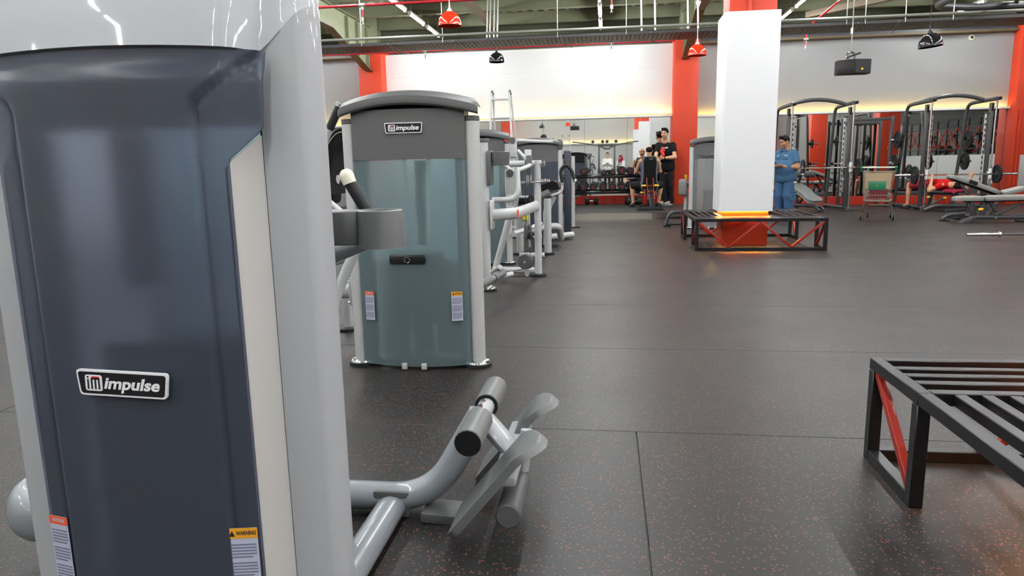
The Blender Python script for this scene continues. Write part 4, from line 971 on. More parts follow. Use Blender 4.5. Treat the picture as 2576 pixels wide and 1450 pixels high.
slant((-1.03, 10.3, 0.82), (-0.70, 10.3, 0.94), 0.5, 0.11, 'arm_pad', 'leather', cu, 10.3)
MB().tube([(-0.98, 10.15, 0.75), (-0.70, 10.15, 0.86)], 0.018, 10).build('pad_rail', 'vinyl_edge', cu)
MB().cyl((-0.93, 10.0, 0.745), (-0.80, 10.0, 0.80), 0.065, 16, 0.01).build('roller_pad', 'grey_plastic', cu)
MB().tube([(-0.88, 10.3, 0.02), (-0.88, 10.3, 0.55), (-0.78, 10.3, 0.74)], 0.055, 14, 0.12).build('stand_post', 'silver', cu)
MB().box(-1.05, -0.72, 10.22, 10.38, 0.0, 0.03, 0.006).build('stand_foot', 'rubber', cu)
MB().tube([(-0.80, 10.0, 0.76), (-0.63, 10.0, 0.81), (-0.625, 10.0, 0.93)], 0.02, 12, 0.09).build('curl_arm', 'silver', cu)
MB().tube([(-0.625, 10.0, 0.935), (-0.655, 10.0, 1.12), (-0.575, 10.0, 1.20), (-0.50, 10.0, 1.13), (-0.455, 10.0, 0.985)], 0.025, 12, 0.09, n=8).build('curl_grip', 'rubber', cu)
MB().cyl((-0.625, 10.0, 0.92), (-0.627, 10.0, 0.945), 0.028, 12).cyl((-0.455, 10.0, 0.99), (-0.445, 10.0, 0.96), 0.029, 12).build('grip_collar', 'chrome', cu)
MB().tube([(-1.1, 10.2, 0.25), (-0.70, 10.25, 0.32), (-0.68, 10.5, 0.10)], 0.05, 12, 0.1).build('floor_tube', 'silver', cu)
MB().tube([(-0.9, 11.0, 0.07), (-0.55, 11.35, 0.07)], 0.05, 12).build('floor_tube', 'silver', cu)

# ---------------- tower with a clear shield behind the white pillar
m5 = tower('machine tower with a clear frosted shield, half hidden by the white pillar', 1.87, 13.0, 'shield_clear')
MB().prism([(-0.2, 0.0), (-0.1, -0.045), (0.1, -0.06), (0.2, -0.05), (0.2, 0.0)], (1.78, 12.86, 1.33), (1, 0, 0), (0, 0, 1), (0, 1, 0), 0.015, 0.004).build('lower_lip', 'grey_plastic', m5)
MB().tube([(1.80, 12.85, 1.27), (1.80, 12.84, 1.32), (1.9, 12.83, 1.32)], 0.008, 8, 0.01).build('shield_latch', 'chrome', m5)
MB().obox((1.365, 13.1, 0.745), (0.14, 0.22, 0.30), (0, 0, 0), 0.05, 3).build('thigh_pad', 'grey_vinyl', m5)
MB().tube([(1.38, 13.2, 0.80), (1.50, 13.2, 0.80)], 0.05, 12).build('pad_arm', 'vinyl_edge', m5)
MB().tube([(1.44, 13.15, 0.62), (1.42, 13.15, 0.05)], 0.035, 12).build('pad_stem', 'silver', m5)
MB().lathe([(0.016, 0), (0.016, 0.04), (0.026, 0.06), (0.026, 0.09)], (1.42, 13.1, 0.88), (0, 0, 1), 12).build('adjust_knob', 'yellow', m5)
MB().tube([(1.42, 13.5, 0.27), (1.18, 13.5, 0.27), (1.10, 13.5, 0.03)], 0.035, 12, 0.1).build('foot_tube', 'graphite', m5)
MB().tube([(1.10, 13.5, 0.05), (1.48, 13.5, 0.05)], 0.03, 12).build('foot_tube', 'graphite', m5)
MB().box(1.06, 1.2, 13.45, 13.55, 0, 0.02, 0.004).build('rubber_foot', 'rubber', m5)

# ---------------- step ladder standing among the machines
ld = thing('ladder', 'tall silver aluminium step ladder standing behind the grey towers', 'ladder', (-1.6, 10.6, 0))
zt = 2.27
for x0, x1 in ((-1.79, -1.71), (-1.33, -1.445)):
    MB().beam((x0, 10.45, 0.0), (x1, 10.6, zt), 0.025, 0.06, (0, 1, 0), 0.003).build('front_rail', 'silver', ld)
    MB().beam((x0+0.02, 11.25, 0.0), (x1+0.02, 10.66, zt-0.04), 0.025, 0.05, (0, 1, 0), 0.003).build('rear_rail', 'silver', ld)
    MB().tube([(x1, 10.6, zt), (x1+0.005, 10.63, zt+0.03), (x1+0.02, 10.66, zt-0.03)], 0.014, 8).build('hinge', 'grey_plastic', ld)
for k in range(8):
    f = (0.28+0.27*k)/zt
    MB().box(-1.79+0.08*f, -1.33-0.115*f, 10.45+0.15*f-0.03, 10.45+0.15*f+0.03, zt*f-0.012, zt*f+0.012, 0.003).build('rung', 'silver', ld)
for k in range(4):
    f = (0.4+0.5*k)/zt
    MB().tube([(-1.77+0.08*f, 11.25-0.59*f, zt*f), (-1.31-0.115*f, 11.25-0.59*f, zt*f)], 0.012, 8).build('rear_brace', 'silver', ld)

# ================================================================== slatted steel benches round the pillars
def ring_bench(label, X0, X1, Y0, Y1, H):
    t = thing('slatted_bench', label, 'bench', (X0, Y0, 0)); s = 0.045; W = 0.445
    def bar(x0, x1, y0, y1, z0, z1, nm, m='bench_black'): return MB().box(x0, x1, y0, y1, z0, z1, 0.003, 1).build(nm, m, t)
    for (ya, yb) in ((Y0, Y0+W), (Y1-W, Y1)):
        for x in (X0, X1-s):
            for y in (ya, yb-s): bar(x, x+s, y, y+s, 0, H-s, 'leg')
            bar(x, x+s, ya, yb, H-s, H, 'top_rail'); bar(x, x+s, ya+s, yb-s, 0.0, s, 'bottom_rail')
            a, b_ = Vector((x+s/2, ya+s, H-s)), Vector((x+s/2, yb-s, s))
            if ya > Y0: a, b_ = Vector((x+s/2, yb-s, H-s)), Vector((x+s/2, ya+s, s))
            MB().beam(a, b_, 0.03, 0.03, (1, 0, 0), 0.002).build('brace', 'red_steel', t)
        for y in (ya, yb-s):
            bar(X0+s, X1-s, y, y+s, H-s, H, 'top_rail')
            if (ya == Y0) != (y == ya): continue          # rails and braces only on the outer long sides
            bar(X0+s, X1-s, y, y+s, 0.0, s, 'bottom_rail')
            n = 4; q = (X1-X0-2*s)/n
            for k in range(n):
                za, zb = (H-s, s) if k % 2 == 0 else (s, H-s)
                MB().beam((X0+s+q*k, y+s/2, za), (X0+s+q*(k+1), y+s/2, zb), 0.03, 0.03, (0, 1, 0), 0.002).build('brace', 'red_steel', t)
        for k in range(3):
            y = ya+s+(W-2*s)*(k+1)/4
            bar(X0+s, X1-s, y-0.02, y+0.02, H-0.042, H-0.002, 'slat')
    for (xa, xb) in ((X0, X0+0.43), (X1-0.43, X1)):
        bar(xa, xa+s, Y0+W, Y1-W, H-s, H, 'side_rail'); bar(xb-s, xb, Y0+W, Y1-W, H-s, H, 'side_rail')
        for k in range(3):
            x = xa+s+(0.43-2*s)*(k+1)/4
            bar(x-0.02, x+0.02, Y0+W, Y1-W, H-0.042, H-0.002, 'slat')
    return t
ring_bench('black slatted steel bench with red braces around the orange-lit white pillar', 1.19, 2.905, 9.70, 11.58, 0.437)
ring_bench('nearest black slatted steel bench with a red brace, cut by the frame edge', 1.043, 2.76, 1.00, 2.858, 0.417)

# ================================================================== smith machines
PLATE_R = 0.205
def plate_mb(c, axis, r=PLATE_R, th=0.04):
    a = Vector(axis)
    return MB().lathe([(0.028, -th*0.5), (r*0.32, -th*0.5), (r*0.36, -th*0.25), (r*0.82, -th*0.25), (r*0.86, -th*0.5), (r, -th*0.42), (r, th*0.42), (r*0.86, th*0.5), (r*0.82, th*0.25), (r*0.36, th*0.25), (r*0.32, th*0.5), (0.028, th*0.5)], c, a, 26, False)
def weight_plate(c, axis, label, r=PLATE_R, th=0.045, group=None):
    o = plate_mb(c, axis, r, th).build('weight_plate', 'rubber', None, 40, base=c)
    tag(o, label, 'weight plate', group)
    g = MB(); a = Vector(axis); u = Vector((0, 0, 1)); v = a.cross(u)
    for k in range(3):
        an = 2*PI*k/3+0.5
        p = Vector(c)+u*(math.cos(an)*r*0.6)+v*(math.sin(an)*r*0.6)
        g.lathe([(r*0.13, -th*0.27), (r*0.15, -th*0.30), (r*0.15, th*0.30), (r*0.13, th*0.27)], p, a, 12)
    g.build('grip_hole', 'black', o)
    MB().lathe([(0.027, -th*0.52), (0.034, -th*0.52), (0.034, th*0.52), (0.027, th*0.52)], c, a, 18, False).build('bore_ring', 'chrome', o)
    return o
def smith(label, x0, y0, barz):
    """x0: left front post, y0: line of the front posts"""
    t = thing('smith_machine', label, 'gym machine', (x0, y0, 0)); Wd = 1.34; D = 1.5
    for s, x in ((1, x0), (-1, x0+Wd)):
        MB().box(x-0.035, x+0.035, y0, y0+0.10, 0.06, 2.36, 0.012).build('front_post', 'graphite', t)
        MB().tube([(x+0.062, y0-0.03, 0.10), (x+0.062, y0-0.03, 2.40)], 0.021, 12).build('guide_rod', 'chrome', t)
        p = MB().box(x+s*0.11-0.022, x+s*0.11+0.022, y0+0.03, y0+0.045, 0.35, 2.12, 0.003).build('catch_strip', 'silver', t)
        g = MB()
        for k in range(14): g.box(x+s*0.11-0.010, x+s*0.11+0.010, y0+0.026, y0+0.031, 0.42+0.12*k, 0.48+0.12*k)
        g.build('catch_slot', 'black', p)['kind'] = 'stuff'
        for z in (0.33, 2.14): MB().box(min(x, x+s*0.13), max(x, x+s*0.13), y0+0.045, y0+0.07, z-0.02, z+0.02, 0.003).build('strip_bracket', 'graphite', t)
        MB().box(x-0.02, x+0.02, y0-0.004, y0, 2.18, 2.33, 0.002).build('post_decal', 'black', t)
        MB().tube([(x, y0+D, 0.03), (x-0.02, y0+D-0.42, 2.40), (x-0.01, y0+0.75, 2.43), (x+0.01, y0-0.12, 2.44)], 0.045, 12, 0.16, oval=(1, 0.8)).build('rear_post', 'graphite', t)
        MB().cyl((x+0.06, y0-0.03, 2.44), (x+0.11, y0-0.10, 2.45), 0.036, 12, 0.006).build('end_cap', 'rubber', t)
        MB().tube([(x-0.02, y0+D-0.02, 0.055), (x, y0+0.05, 0.075), (x+0.05, y0-0.06, 0.05)], 0.045, 12, oval=(0.9, 1)).build('floor_rail', 'graphite', t)
        MB().prism([(-0.06, 0), (0.09, 0), (0.07, 0.012), (0.03, 0.10), (-0.03, 0.10)], (x+0.03, y0-0.16, 0), (1, 0, 0), (0, 0, 1), (0, 1, 0), 0.13, 0.006).build('foot_plate', 'graphite', t)
        MB().lathe([(0.075, 0), (0.075, 0.02), (0.05, 0.03)], (x-0.02, y0+D, 0), (0, 0, 1), 18).build('rubber_foot', 'rubber', t)
        # storage horns on the rear posts
        for z, n in ((1.62, 1), (1.08, 1)):
            hy = y0+D-0.42*(z/2.40)
            MB().cyl((x-s*0.03, hy, z), (x-s*0.28, hy, z), 0.024, 12, 0.004).build('storage_horn', 'chrome', t)
            MB().cyl((x-s*0.03, hy, z), (x-s*0.075, hy, z), 0.04, 12).build('horn_collar', 'rubber', t)
    arcp = [(x0-0.02+(Wd+0.04)*i/14, y0+0.35, 2.43+0.135*(1-(i/7-1)**2)) for i in range(15)]
    MB().tube(arcp, 0.045, 12, oval=(1.0, 0.8)).build('top_arch', 'graphite', t)
    MB().box(x0, x0+Wd, y0+D-0.06, y0+D+0.03, 0.27, 0.37, 0.012).build('rear_crossbar', 'graphite', t)
    b = MB().cyl((x0+0.02, y0-0.05, barz), (x0+Wd-0.02, y0-0.05, barz), 0.016, 12).cyl((x0-0.62, y0-0.05, barz), (x0-0.02, y0-0.05, barz), 0.025, 12).cyl((x0+Wd+0.02, y0-0.05, barz), (x0+Wd+0.60, y0-0.05, barz), 0.025, 12).build('bar', 'chrome', t)
    for s, x in ((1, x0+0.062), (-1, x0+Wd+0.062)):
        MB().cyl((x, y0-0.03, barz-0.10), (x, y0-0.03, barz+0.12), 0.036, 14, 0.004).build('slide_block', 'white', t)
        MB().tube([(x+s*0.04, y0-0.05, barz), (x+s*0.05, y0+0.02, barz+0.06)], 0.018, 8).build('hook', 'chrome', t)
    return t
smith('graphite smith machine with an arched top between the pillar and the cart', 4.15, 17.2, 1.0)
smith('graphite smith machine with an arched top over the man lying down', 7.13, 17.2, 0.797)
hy = lambda z: 17.2+1.5-0.42*(z/2.40)
PL = 'weight plates on the smith machines'
weight_plate((5.72, 17.15, 1.0), (1, 0, 0), 'black weight plate on the bar end beside the shopping cart', group=PL)
weight_plate((4.00, 17.15, 1.0), (1, 0, 0), 'black weight plate on the bar end hidden by the white pillar', group=PL)
weight_plate((6.93, 17.15, 0.797), (1, 0, 0), 'black weight plate on the loaded bar end nearer the cart', group=PL)
weight_plate((8.66, 17.15, 0.797), (1, 0, 0), 'black weight plate on the loaded bar end next to the red corner column', group=PL)
weight_plate((7.13-0.13, hy(1.62), 1.62), (1, 0, 0), 'black plate on the upper rear horn behind the shopping cart', group=PL)
weight_plate((7.13-0.13, hy(1.08), 1.08), (1, 0, 0), 'black plate on the lower rear horn behind the shopping cart', group=PL)
weight_plate((8.47+0.13, hy(1.62), 1.62), (1, 0, 0), 'black plate on the upper rear horn beside the red corner column', group=PL)
weight_plate((8.47+0.13, hy(1.08), 1.08), (1, 0, 0), 'black plate on the lower rear horn beside the red corner column', group=PL)
weight_plate((5.49+0.10, hy(1.62), 1.62), (1, 0, 0), 'small black plate on the rear horn of the smith machine by the man in blue', 0.13, 0.03, group=PL)
# power rack between, standing against the mirror
pr = thing('power_rack', 'dark power rack against the mirror between the two smith machines', 'rack', (6.3, 18.9, 0))
for x in (5.98, 6.9):
    for y in (18.55, 19.3):
        p = MB().box(x-0.035, x+0.035, y-0.035, y+0.035, 0.0, 2.2, 0.008).build('upright', 'graphite', pr)
        g = MB()
        for k in range(16): g.cyl((x, y-0.036, 0.4+0.1*k), (x, y-0.034, 0.4+0.1*k), 0.012, 8)
        g.build('peg_hole', 'black', p)['kind'] = 'stuff'
    MB().box(x-0.035, x+0.035, 18.55, 19.3, 0.0, 0.06, 0.006).build('base_rail', 'graphite', pr)
    MB().cyl((x, 18.5, 1.05), (x, 18.35, 1.05), 0.024, 10).build('storage_horn', 'chrome', pr)
MB().box(5.98, 6.9, 19.27, 19.33, 2.05, 2.13, 0.006).build('crossbar', 'graphite', pr)
MB().box(5.98, 6.9, 18.52, 18.58, 2.10, 2.17, 0.006).build('crossbar', 'graphite', pr)

# ================================================================== upholstered benches
def pad_shape(p0, p1, w0, w1, th, nm, m, t, side=(0, 1, 0), waist=0.0, edge=None):
    p0, p1 = Vector(p0), Vector(p1); d = p1-p0; sd = Vector(side).normalized(); nrm = sd.cross(d).normalized()
    if nrm.z < 0: nrm = -nrm
    def fn(u, v):
        wd = w0+(w1-w0)*u - waist*math.exp(-((u-0.62)/0.14)**2)
        e = min(u, 1-u)*6; rnd = 1 if e >= 1 else math.sqrt(max(0.0, 1-(1-e)**2))*0.5+0.5
        a = v*2-1
        dome = th*0.32*max(0, 1-abs(a)**4)*min(1, e)
        return p0+d*u+sd*(a*wd/2*rnd)+nrm*(dome+th*0.2)
    o = MB().solid(fn, 20, 8, -nrm*th*0.55).build(nm, m, t, 50)
    if edge: MB().solid(lambda u, v: fn(u, v)*1.0-nrm*(th*0.58), 20, 8, -nrm*th*0.35).build('pad_edge', edge, o, 50)
    return o
# decline bench by the man in blue
b1 = thing('decline_bench', 'grey padded decline bench with dark leg rollers beside the man in blue', 'bench', (4.7, 17.0, 0))
pad_shape((4.40, 17.35, 0.64), (4.68, 16.55, 0.265), 0.38, 0.40, 0.08, 'long_pad', 'grey_vinyl', b1, (1, 0.35, 0.0), 0.07, 'vinyl_edge')
MB().tube([(4.53, 17.6, 0.05), (4.50, 17.55, 0.60), (4.54, 17.4, 0.86), (4.55, 17.4, 1.02)], 0.035, 12, 0.1).build('roller_post', 'graphite', b1)
for x0, x1 in ((4.28, 4.49), (4.60, 4.83)): MB().cyl((x0, 17.38, 0.86), (x1, 17.38, 0.855), 0.075, 18, 0.015).build('leg_roller', 'foam', b1)
MB().cyl((4.45, 17.38, 0.858), (4.65, 17.38, 0.856), 0.02, 10).build('roller_axle', 'chrome', b1)
MB().cyl((4.55, 17.4, 1.0), (4.55, 17.4, 1.05), 0.025, 10, 0.004).build('adjust_knob', 'chrome', b1)
MB().beam((4.45, 17.4, 0.56), (4.62, 16.75, 0.27), 0.06, 0.05, bev=0.006).build('pad_rail', 'black', b1)
MB().beam((4.5, 17.5, 0.10), (4.55, 17.0, 0.42), 0.05, 0.05, bev=0.006).build('frame_strut', 'graphite', b1)
MB().tube([(4.2, 17.7, 0.10), (4.55, 17.25, 0.14), (4.75, 16.98, 0.15), (4.83, 16.86, 0.02)], 0.04, 12, 0.12).build('base_tube', 'graphite', b1)
MB().tube([(4.62, 17.15, 0.13), (4.92, 17.05, 0.12), (4.98, 17.02, 0.02)], 0.035, 12, 0.06).build('base_tube', 'graphite', b1)
MB().box(4.74, 4.92, 16.80, 16.90, 0.0, 0.012, 0.003).build('foot_plate', 'rubber', b1)
MB().obox((4.43, 17.05, 0.30), (0.06, 0.03, 0.03), (0, 0.4, 0), 0.008).build('adjust_pin', 'yellow', b1)
# flat bench and incline bench at the right edge
fb = thing('flat_bench', 'grey flat padded bench nearest the right frame edge', 'bench', (7.0, 14.0, 0))
pad_shape((6.36, 14.0, 0.44), (6.86, 14.0, 0.445), 0.26, 0.30, 0.075, 'seat_pad', 'vinyl_edge', fb, (0, 1, 0), 0, 'grey_vinyl')
pad_shape((6.87, 14.0, 0.445), (7.75, 14.0, 0.455), 0.30, 0.30, 0.075, 'back_pad', 'vinyl_edge', fb, (0, 1, 0), 0, 'grey_vinyl')
MB().beam((6.55, 14.0, 0.385), (7.7, 14.0, 0.395), 0.10, 0.05, bev=0.006).build('pad_rail', 'black', fb)
MB().beam((6.62, 14.0, 0.37), (6.74, 14.0, 0.10), 0.06, 0.06, (0, 1, 0), 0.008).build('front_post', 'graphite', fb)
MB().beam((6.95, 14.05, 0.37), (6.90, 14.05, 0.08), 0.07, 0.07, (0, 1, 0), 0.008).build('rear_post', 'graphite', fb)
MB().beam((7.0, 14.0, 0.38), (7.18, 14.0, 0.10), 0.06, 0.06, (0, 1, 0), 0.008).build('rear_post', 'graphite', fb)
MB().beam((7.08, 13.95, 0.12), (7.50, 13.95, 0.34), 0.05, 0.05, bev=0.006).build('back_strut', 'graphite', fb)
MB().tube([(6.62, 13.9, 0.06), (6.75, 13.92, 0.09), (7.9, 13.95, 0.07)], 0.032, 10).build('base_tube', 'graphite', fb)
MB().tube([(6.32, 14.25, 0.04), (6.40, 14.22, 0.115), (6.68, 14.2, 0.13)], 0.036, 12, 0.06).build('base_tube', 'graphite', fb)
MB().prism([(-0.12, 0), (0.05, 0), (0.14, 0.09), (0.09, 0.12)], (6.55, 13.78, 0.0), (1, 0, 0), (0, 0, 1), (0, 1, 0), 0.12, 0.008).build('foot_plate', 'graphite', fb)
MB().box(6.28, 6.42, 14.18, 14.30, 0, 0.02, 0.004).build('rubber_foot', 'rubber', fb)
for x in (6.80, 7.70): MB().ell((x, 13.88, 0.235 if x < 7 else 0.26), (0.05, 0.03, 0.03)).build('adjust_knob', 'yellow', fb)
MB().cyl((7.06, 13.9, 0.08), (7.06, 13.86, 0.08), 0.02, 10).build('bolt', 'chrome', fb)
for z in (0.07,): MB().box(7.45, 7.75, 13.85, 14.0, 0.0, 0.03, 0.006).build('rubber_foot', 'rubber', fb)
ib = thing('incline_bench', 'grey incline bench with a raised back pad behind the flat bench', 'bench', (7.0, 14.75, 0))
pad_shape((6.56, 14.7, 0.85), (7.50, 14.7, 0.50), 0.26, 0.28, 0.075, 'back_pad', 'vinyl_edge', ib, (0, 1, 0), 0, 'grey_vinyl')
pad_shape((7.52, 14.7, 0.49), (7.95, 14.7, 0.60), 0.28, 0.26, 0.075, 'seat_pad', 'vinyl_edge', ib, (0, 1, 0), 0, 'grey_vinyl')
p = MB().obox((6.95, 14.55, 0.70), (0.16, 0.012, 0.07), (0, 0.36, 0), 0.004).build('pad_logo_patch', 'rubber', ib)
MB().beam((6.62, 14.7, 0.77), (7.5, 14.7, 0.44), 0.10, 0.05, bev=0.006).build('pad_rail', 'black', ib)
MB().beam((6.80, 14.7, 0.68), (7.02, 14.7, 0.35), 0.05, 0.05, (0, 1, 0), 0.006).build('back_strut', 'graphite', ib)
MB().beam((7.02, 14.7, 0.38), (7.1, 14.7, 0.06), 0.06, 0.06, (0, 1, 0), 0.008).build('front_post', 'graphite', ib)
MB().beam((7.55, 14.7, 0.42), (7.35, 14.7, 0.06), 0.06, 0.06, (0, 1, 0), 0.008).build('rear_post', 'graphite', ib)
MB().tube([(6.7, 14.7, 0.05), (8.0, 14.7, 0.05)], 0.035, 10).build('base_tube', 'graphite', ib)
for x in (6.72, 7.95): MB().box(x-0.04, x+0.04, 14.5, 14.9, 0.0, 0.04, 0.008).build('rubber_foot', 'rubber', ib)
# bench under the lying man
pb = thing('press_bench', 'dark bench under the man in the red shirt', 'bench', (7.62, 17.2, 0))
axb = Vector((-0.22, 0.8, 0)).normalized(); sdb = Vector((axb.y, -axb.x, 0))
q0 = Vector((7.70, 16.62, 0.43))
pad_shape(q0, q0+axb*1.2, 0.28, 0.28, 0.08, 'bench_pad', 'grey_vinyl', pb, tuple(sdb))
MB().beam(q0+axb*0.1+Vector((0, 0, -0.06)), q0+axb*1.15+Vector((0, 0, -0.06)), 0.08, 0.05, bev=0.006).build('pad_rail', 'graphite', pb)
for f in (0.2, 0.9): MB().beam(q0+axb*f+Vector((0, 0, -0.07)), q0+axb*(f+0.05)+Vector((0, 0, -0.38)), 0.06, 0.08, bev=0.006).build('bench_post', 'graphite', pb)
MB().beam(q0+axb*0.1+Vector((-0.25, 0, -0.10)), q0+axb*0.0+Vector((-0.62, 0.1, -0.34)), 0.04, 0.04, bev=0.006).build('back_strut', 'graphite', pb)
MB().tube([q0+Vector((-0.72, 0.05, -0.40)), q0+Vector((-0.45, 0.1, -0.30)), q0+Vector((0.25, 0.1, -0.31))], 0.04, 12, 0.08).build('base_tube', 'graphite', pb)
MB().tube([q0+axb*0.1+Vector((0, 0, -0.36)), q0+axb*1.1+Vector((0, 0, -0.36))], 0.04, 10).build('base_tube', 'graphite', pb)
for f in (0.12, 1.08): MB().beam(q0+axb*f+sdb*0.25+Vector((0, 0, -0.40)), q0+axb*f-sdb*0.25+Vector((0, 0, -0.40)), 0.06, 0.06, bev=0.008).build('foot_bar', 'graphite', pb)
for (dx, z) in ((-0.28, 0.30), (0.12, 0.34), (-0.62, 0.32)): MB().ell((q0.x+dx, 16.7, z), (0.04, 0.03, 0.022)).build('adjust_knob', 'yellow', pb)
tw = MB().solid(lambda u, v: q0+axb*(0.30-0.36*u)+sdb*((v-0.5)*0.44)+Vector((0, 0, 0.050+0.015*math.cos((v-0.5)*2)-0.30*max(0, abs(v-0.5)-0.34)-(0.30*max(0, u-0.86)))), 14, 18, (0, 0, -0.012)).build('towel', 'maroon', None)
tag(tw, 'maroon towel draped over the bench end under the lying man\'s head', 'towel')

# ================================================================== black bench on the platform
kb = thing('upright_bench', 'black upright bench with red bars and yellow handles under the seated man', 'bench', (1.0, 16.9, 0.13))
z0 = 0.13
MB().prism([(-0.32, 0), (0.32, 0), (0.20, 0.085), (-0.20, 0.085)], (0.985, 16.15, z0), (1, 0, 0), (0, 0, 1), (0, 1, 0), 0.16, 0.006).build('base_plate', 'black', kb)
for x in (0.72, 0.80, 1.16, 1.24): MB().cyl((x, 16.13, z0+0.05), (x, 16.12, z0+0.05), 0.012, 8).build('bolt', 'graphite', kb)
MB().box(1.0, 1.10, 16.3, 16.9, z0+0.02, z0+0.10, 0.008).build('spine', 'black', kb)
MB().beam((1.04, 16.35, z0+0.02), (1.0, 17.0, z0+0.50), 0.11, 0.06, bev=0.008).build('main_post', 'black', kb)
MB().box(0.80, 1.24, 17.55, 17.63, z0, z0+0.05, 0.006).build('front_foot', 'black', kb)
MB().box(0.98, 1.06, 17.0, 17.6, z0+0.10, z0+0.18, 0.006).build('spine', 'black', kb)
pad_shape((1.02, 17.1, z0+0.42), (1.0, 17.62, z0+0.44), 0.32, 0.30, 0.08, 'seat_pad', 'leather', kb, (1, 0, 0))
def bpad(u, v):
    z = z0+0.40+0.80*u; hw = 0.155+0.035*math.exp(-((u-0.08)/0.22)**2) - 0.012*math.sin(u*PI)
    e = min(u, 1-u)*8; r = 1 if e > 1 else 0.75+0.25*e
    return (1.005+(v*2-1)*hw*r, 17.02-0.05*u-0.02*math.cos((v-0.5)*PI), z)
o = MB().solid(bpad, 20, 10, (0, 0.07, 0)).build('back_pad', 'leather', kb, 50)
MB().solid(lambda u, v: (bpad(u, v)[0]*1.0+(v-0.5)*0.045, bpad(u, v)[1]+0.035, bpad(u, v)[2]+0.02*(u > 0.9)), 20, 10, (0, 0.04, 0)).build('pad_edge', 'grey_vinyl', o, 50)
MB().obox((1.03, 16.952, z0+1.155), (0.085, 0.004, 0.028)).build('pad_patch', 'mid_plastic', o)
for x in (0.93, 1.075): MB().tube([(x, 16.93, z0+0.72), (x+0.015, 16.88, z0+0.45), (x+0.02, 16.62, z0+0.22)], 0.012, 8, 0.03).build('red_bar', 'red_steel', kb)
MB().tube([(0.82, 16.88, z0+0.535), (1.20, 16.88, z0+0.535)], 0.013, 8).build('red_bar', 'red_steel', kb)
for x0, x1 in ((0.805, 0.915), (1.10, 1.215)): MB().cyl((x0, 16.88, z0+0.535), (x1, 16.88, z0+0.535), 0.024, 12, 0.01).build('yellow_grip', 'yellow', kb)
MB().obox((1.02, 16.80, z0+0.40), (0.15, 0.05, 0.06), (0, 0, 0), 0.01).build('red_bracket', 'red_steel', kb)
MB().cyl((1.02, 16.78, z0+0.43), (1.02, 16.74, z0+0.43), 0.03, 12).build('pivot_knob', 'rubber', kb)
MB().lathe([(0.014, 0), (0.014, 0.04), (0.024, 0.05), (0.024, 0.075)], (0.86, 16.9, z0+0.375), (-1, 0, 0), 12).build('adjust_knob', 'yellow', kb)
MB().beam((0.875, 16.92, z0+0.08), (0.89, 16.95, z0+0.45), 0.03, 0.05, bev=0.004).build('red_bar', 'red_steel', kb)

# ================================================================== dumbbells and their rack
rk = thing('dumbbell_rack', 'black two-tier dumbbell rack in front of the mirror', 'rack', (0.0, 18.5, 0.13))
for zt in (0.885, 0.485):
    for y in (18.36, 18.56):
        MB().beam((-2.2, y, zt), (1.2, y, zt), 0.05, 0.035, bev=0.004).build('tier_rail', 'black', rk)
    MB().box(-2.2, 1.2, 18.325, 18.34, zt-0.06, zt+0.02, 0.003).build('tier_lip', 'black_gloss', rk)
for x in (-2.15, -0.95, 1.1):
    MB().box(x-0.03, x+0.03, 18.50, 18.58, 0.13, 0.90, 0.006).build('rack_post', 'black', rk)
    MB().box(x-0.03, x+0.03, 18.2, 18.75, 0.13, 0.18, 0.006).build('rack_foot', 'black', rk)
DB = 'rubber dumbbells on the two-tier rack'
def dumbbell(c, r, label, axis=(0, 1, 0), L=0.30, group=DB, markrot=0.0):
    c = Vector(c); a = Vector(axis).normalized(); hl = r*1.05
    t = thing('dumbbell', label, 'dumbbell', c-Vector((0, 0, r)), group)
    MB().cyl(c-a*(L/2-hl*0.5), c+a*(L/2-hl*0.5), 0.016, 12).build('handle', 'chrome', t)
    for s in (-1, 1):
        h = MB().cyl(c+a*s*(L/2-hl*0.75), c+a*s*(L/2+hl*0.35), r, 22, r*0.16).build('head', 'rubber', t)
        u = Vector((0, 0, 1)); v = a.cross(u)
        f = c+a*s*(L/2+hl*0.35+0.0006)
        d1 = u*math.cos(markrot)+v*math.sin(markrot); d2 = v*math.cos(markrot)-u*math.sin(markrot)
        m_ = MB()
        m_.obox(f-d2*r*0.12, (r*0.16, r*0.95, 0.0016), Matrix((d2, d1, a)).transposed())
        m_.obox(f+d2*r*0.32+d1*r*0.1, (r*0.2, r*0.22, 0.0016), Matrix((d2, d1, a)).transposed())
        m_.build('head_number', 'badge_red', h)
    return t
zt = 0.885+0.02
for i, (x, r) in enumerate(((-0.585, 0.105), (-0.09, 0.068), (0.145, 0.068), (0.375, 0.112), (0.605, 0.095))):
    nm = ('large dumbbell alone at the upper tier\'s free end', 'small dumbbell on the upper tier, nearer the lone large one', 'small dumbbell on the upper tier, beside the biggest one', 'biggest dumbbell on the upper tier with a slanting red number', 'medium dumbbell on the upper tier next to the seated man')[i]
    dumbbell((x, 18.46, zt+r), r, nm, markrot=(0.4, 0.9, 0.8, -0.9, 0.1)[i])
zt = 0.485+0.02
for i, x in enumerate((-1.06, -0.83, -0.60, -0.355, -0.10, 0.14, 0.38, 0.61, 0.86)):
    nm = ('lower tier, half hidden behind the tower post', 'lower tier, first fully seen beside the tower post', 'lower tier, second beside the tower post', 'lower tier, third beside the tower post', 'lower tier, fourth beside the tower post', 'lower tier, fourth before the seated man', 'lower tier with a level red mark, under the biggest upper one', 'lower tier, just before the seated man\'s knee', 'lower tier, behind the seated man\'s leg')[i]
    dumbbell((x, 18.46, zt+0.102), 0.102, 'black dumbbell on the '+nm, markrot=(0.2, 0.6, 0.1, -0.7, -0.6, -0.2, 1.5, 0.4, 0.3)[i])
dumbbell((-0.40, 18.72, 0.13+0.098), 0.098, 'black dumbbell with a chrome handle alone on the platform floor', (1, 0.02, 0), 0.27, 'dumbbells on the platform floor')
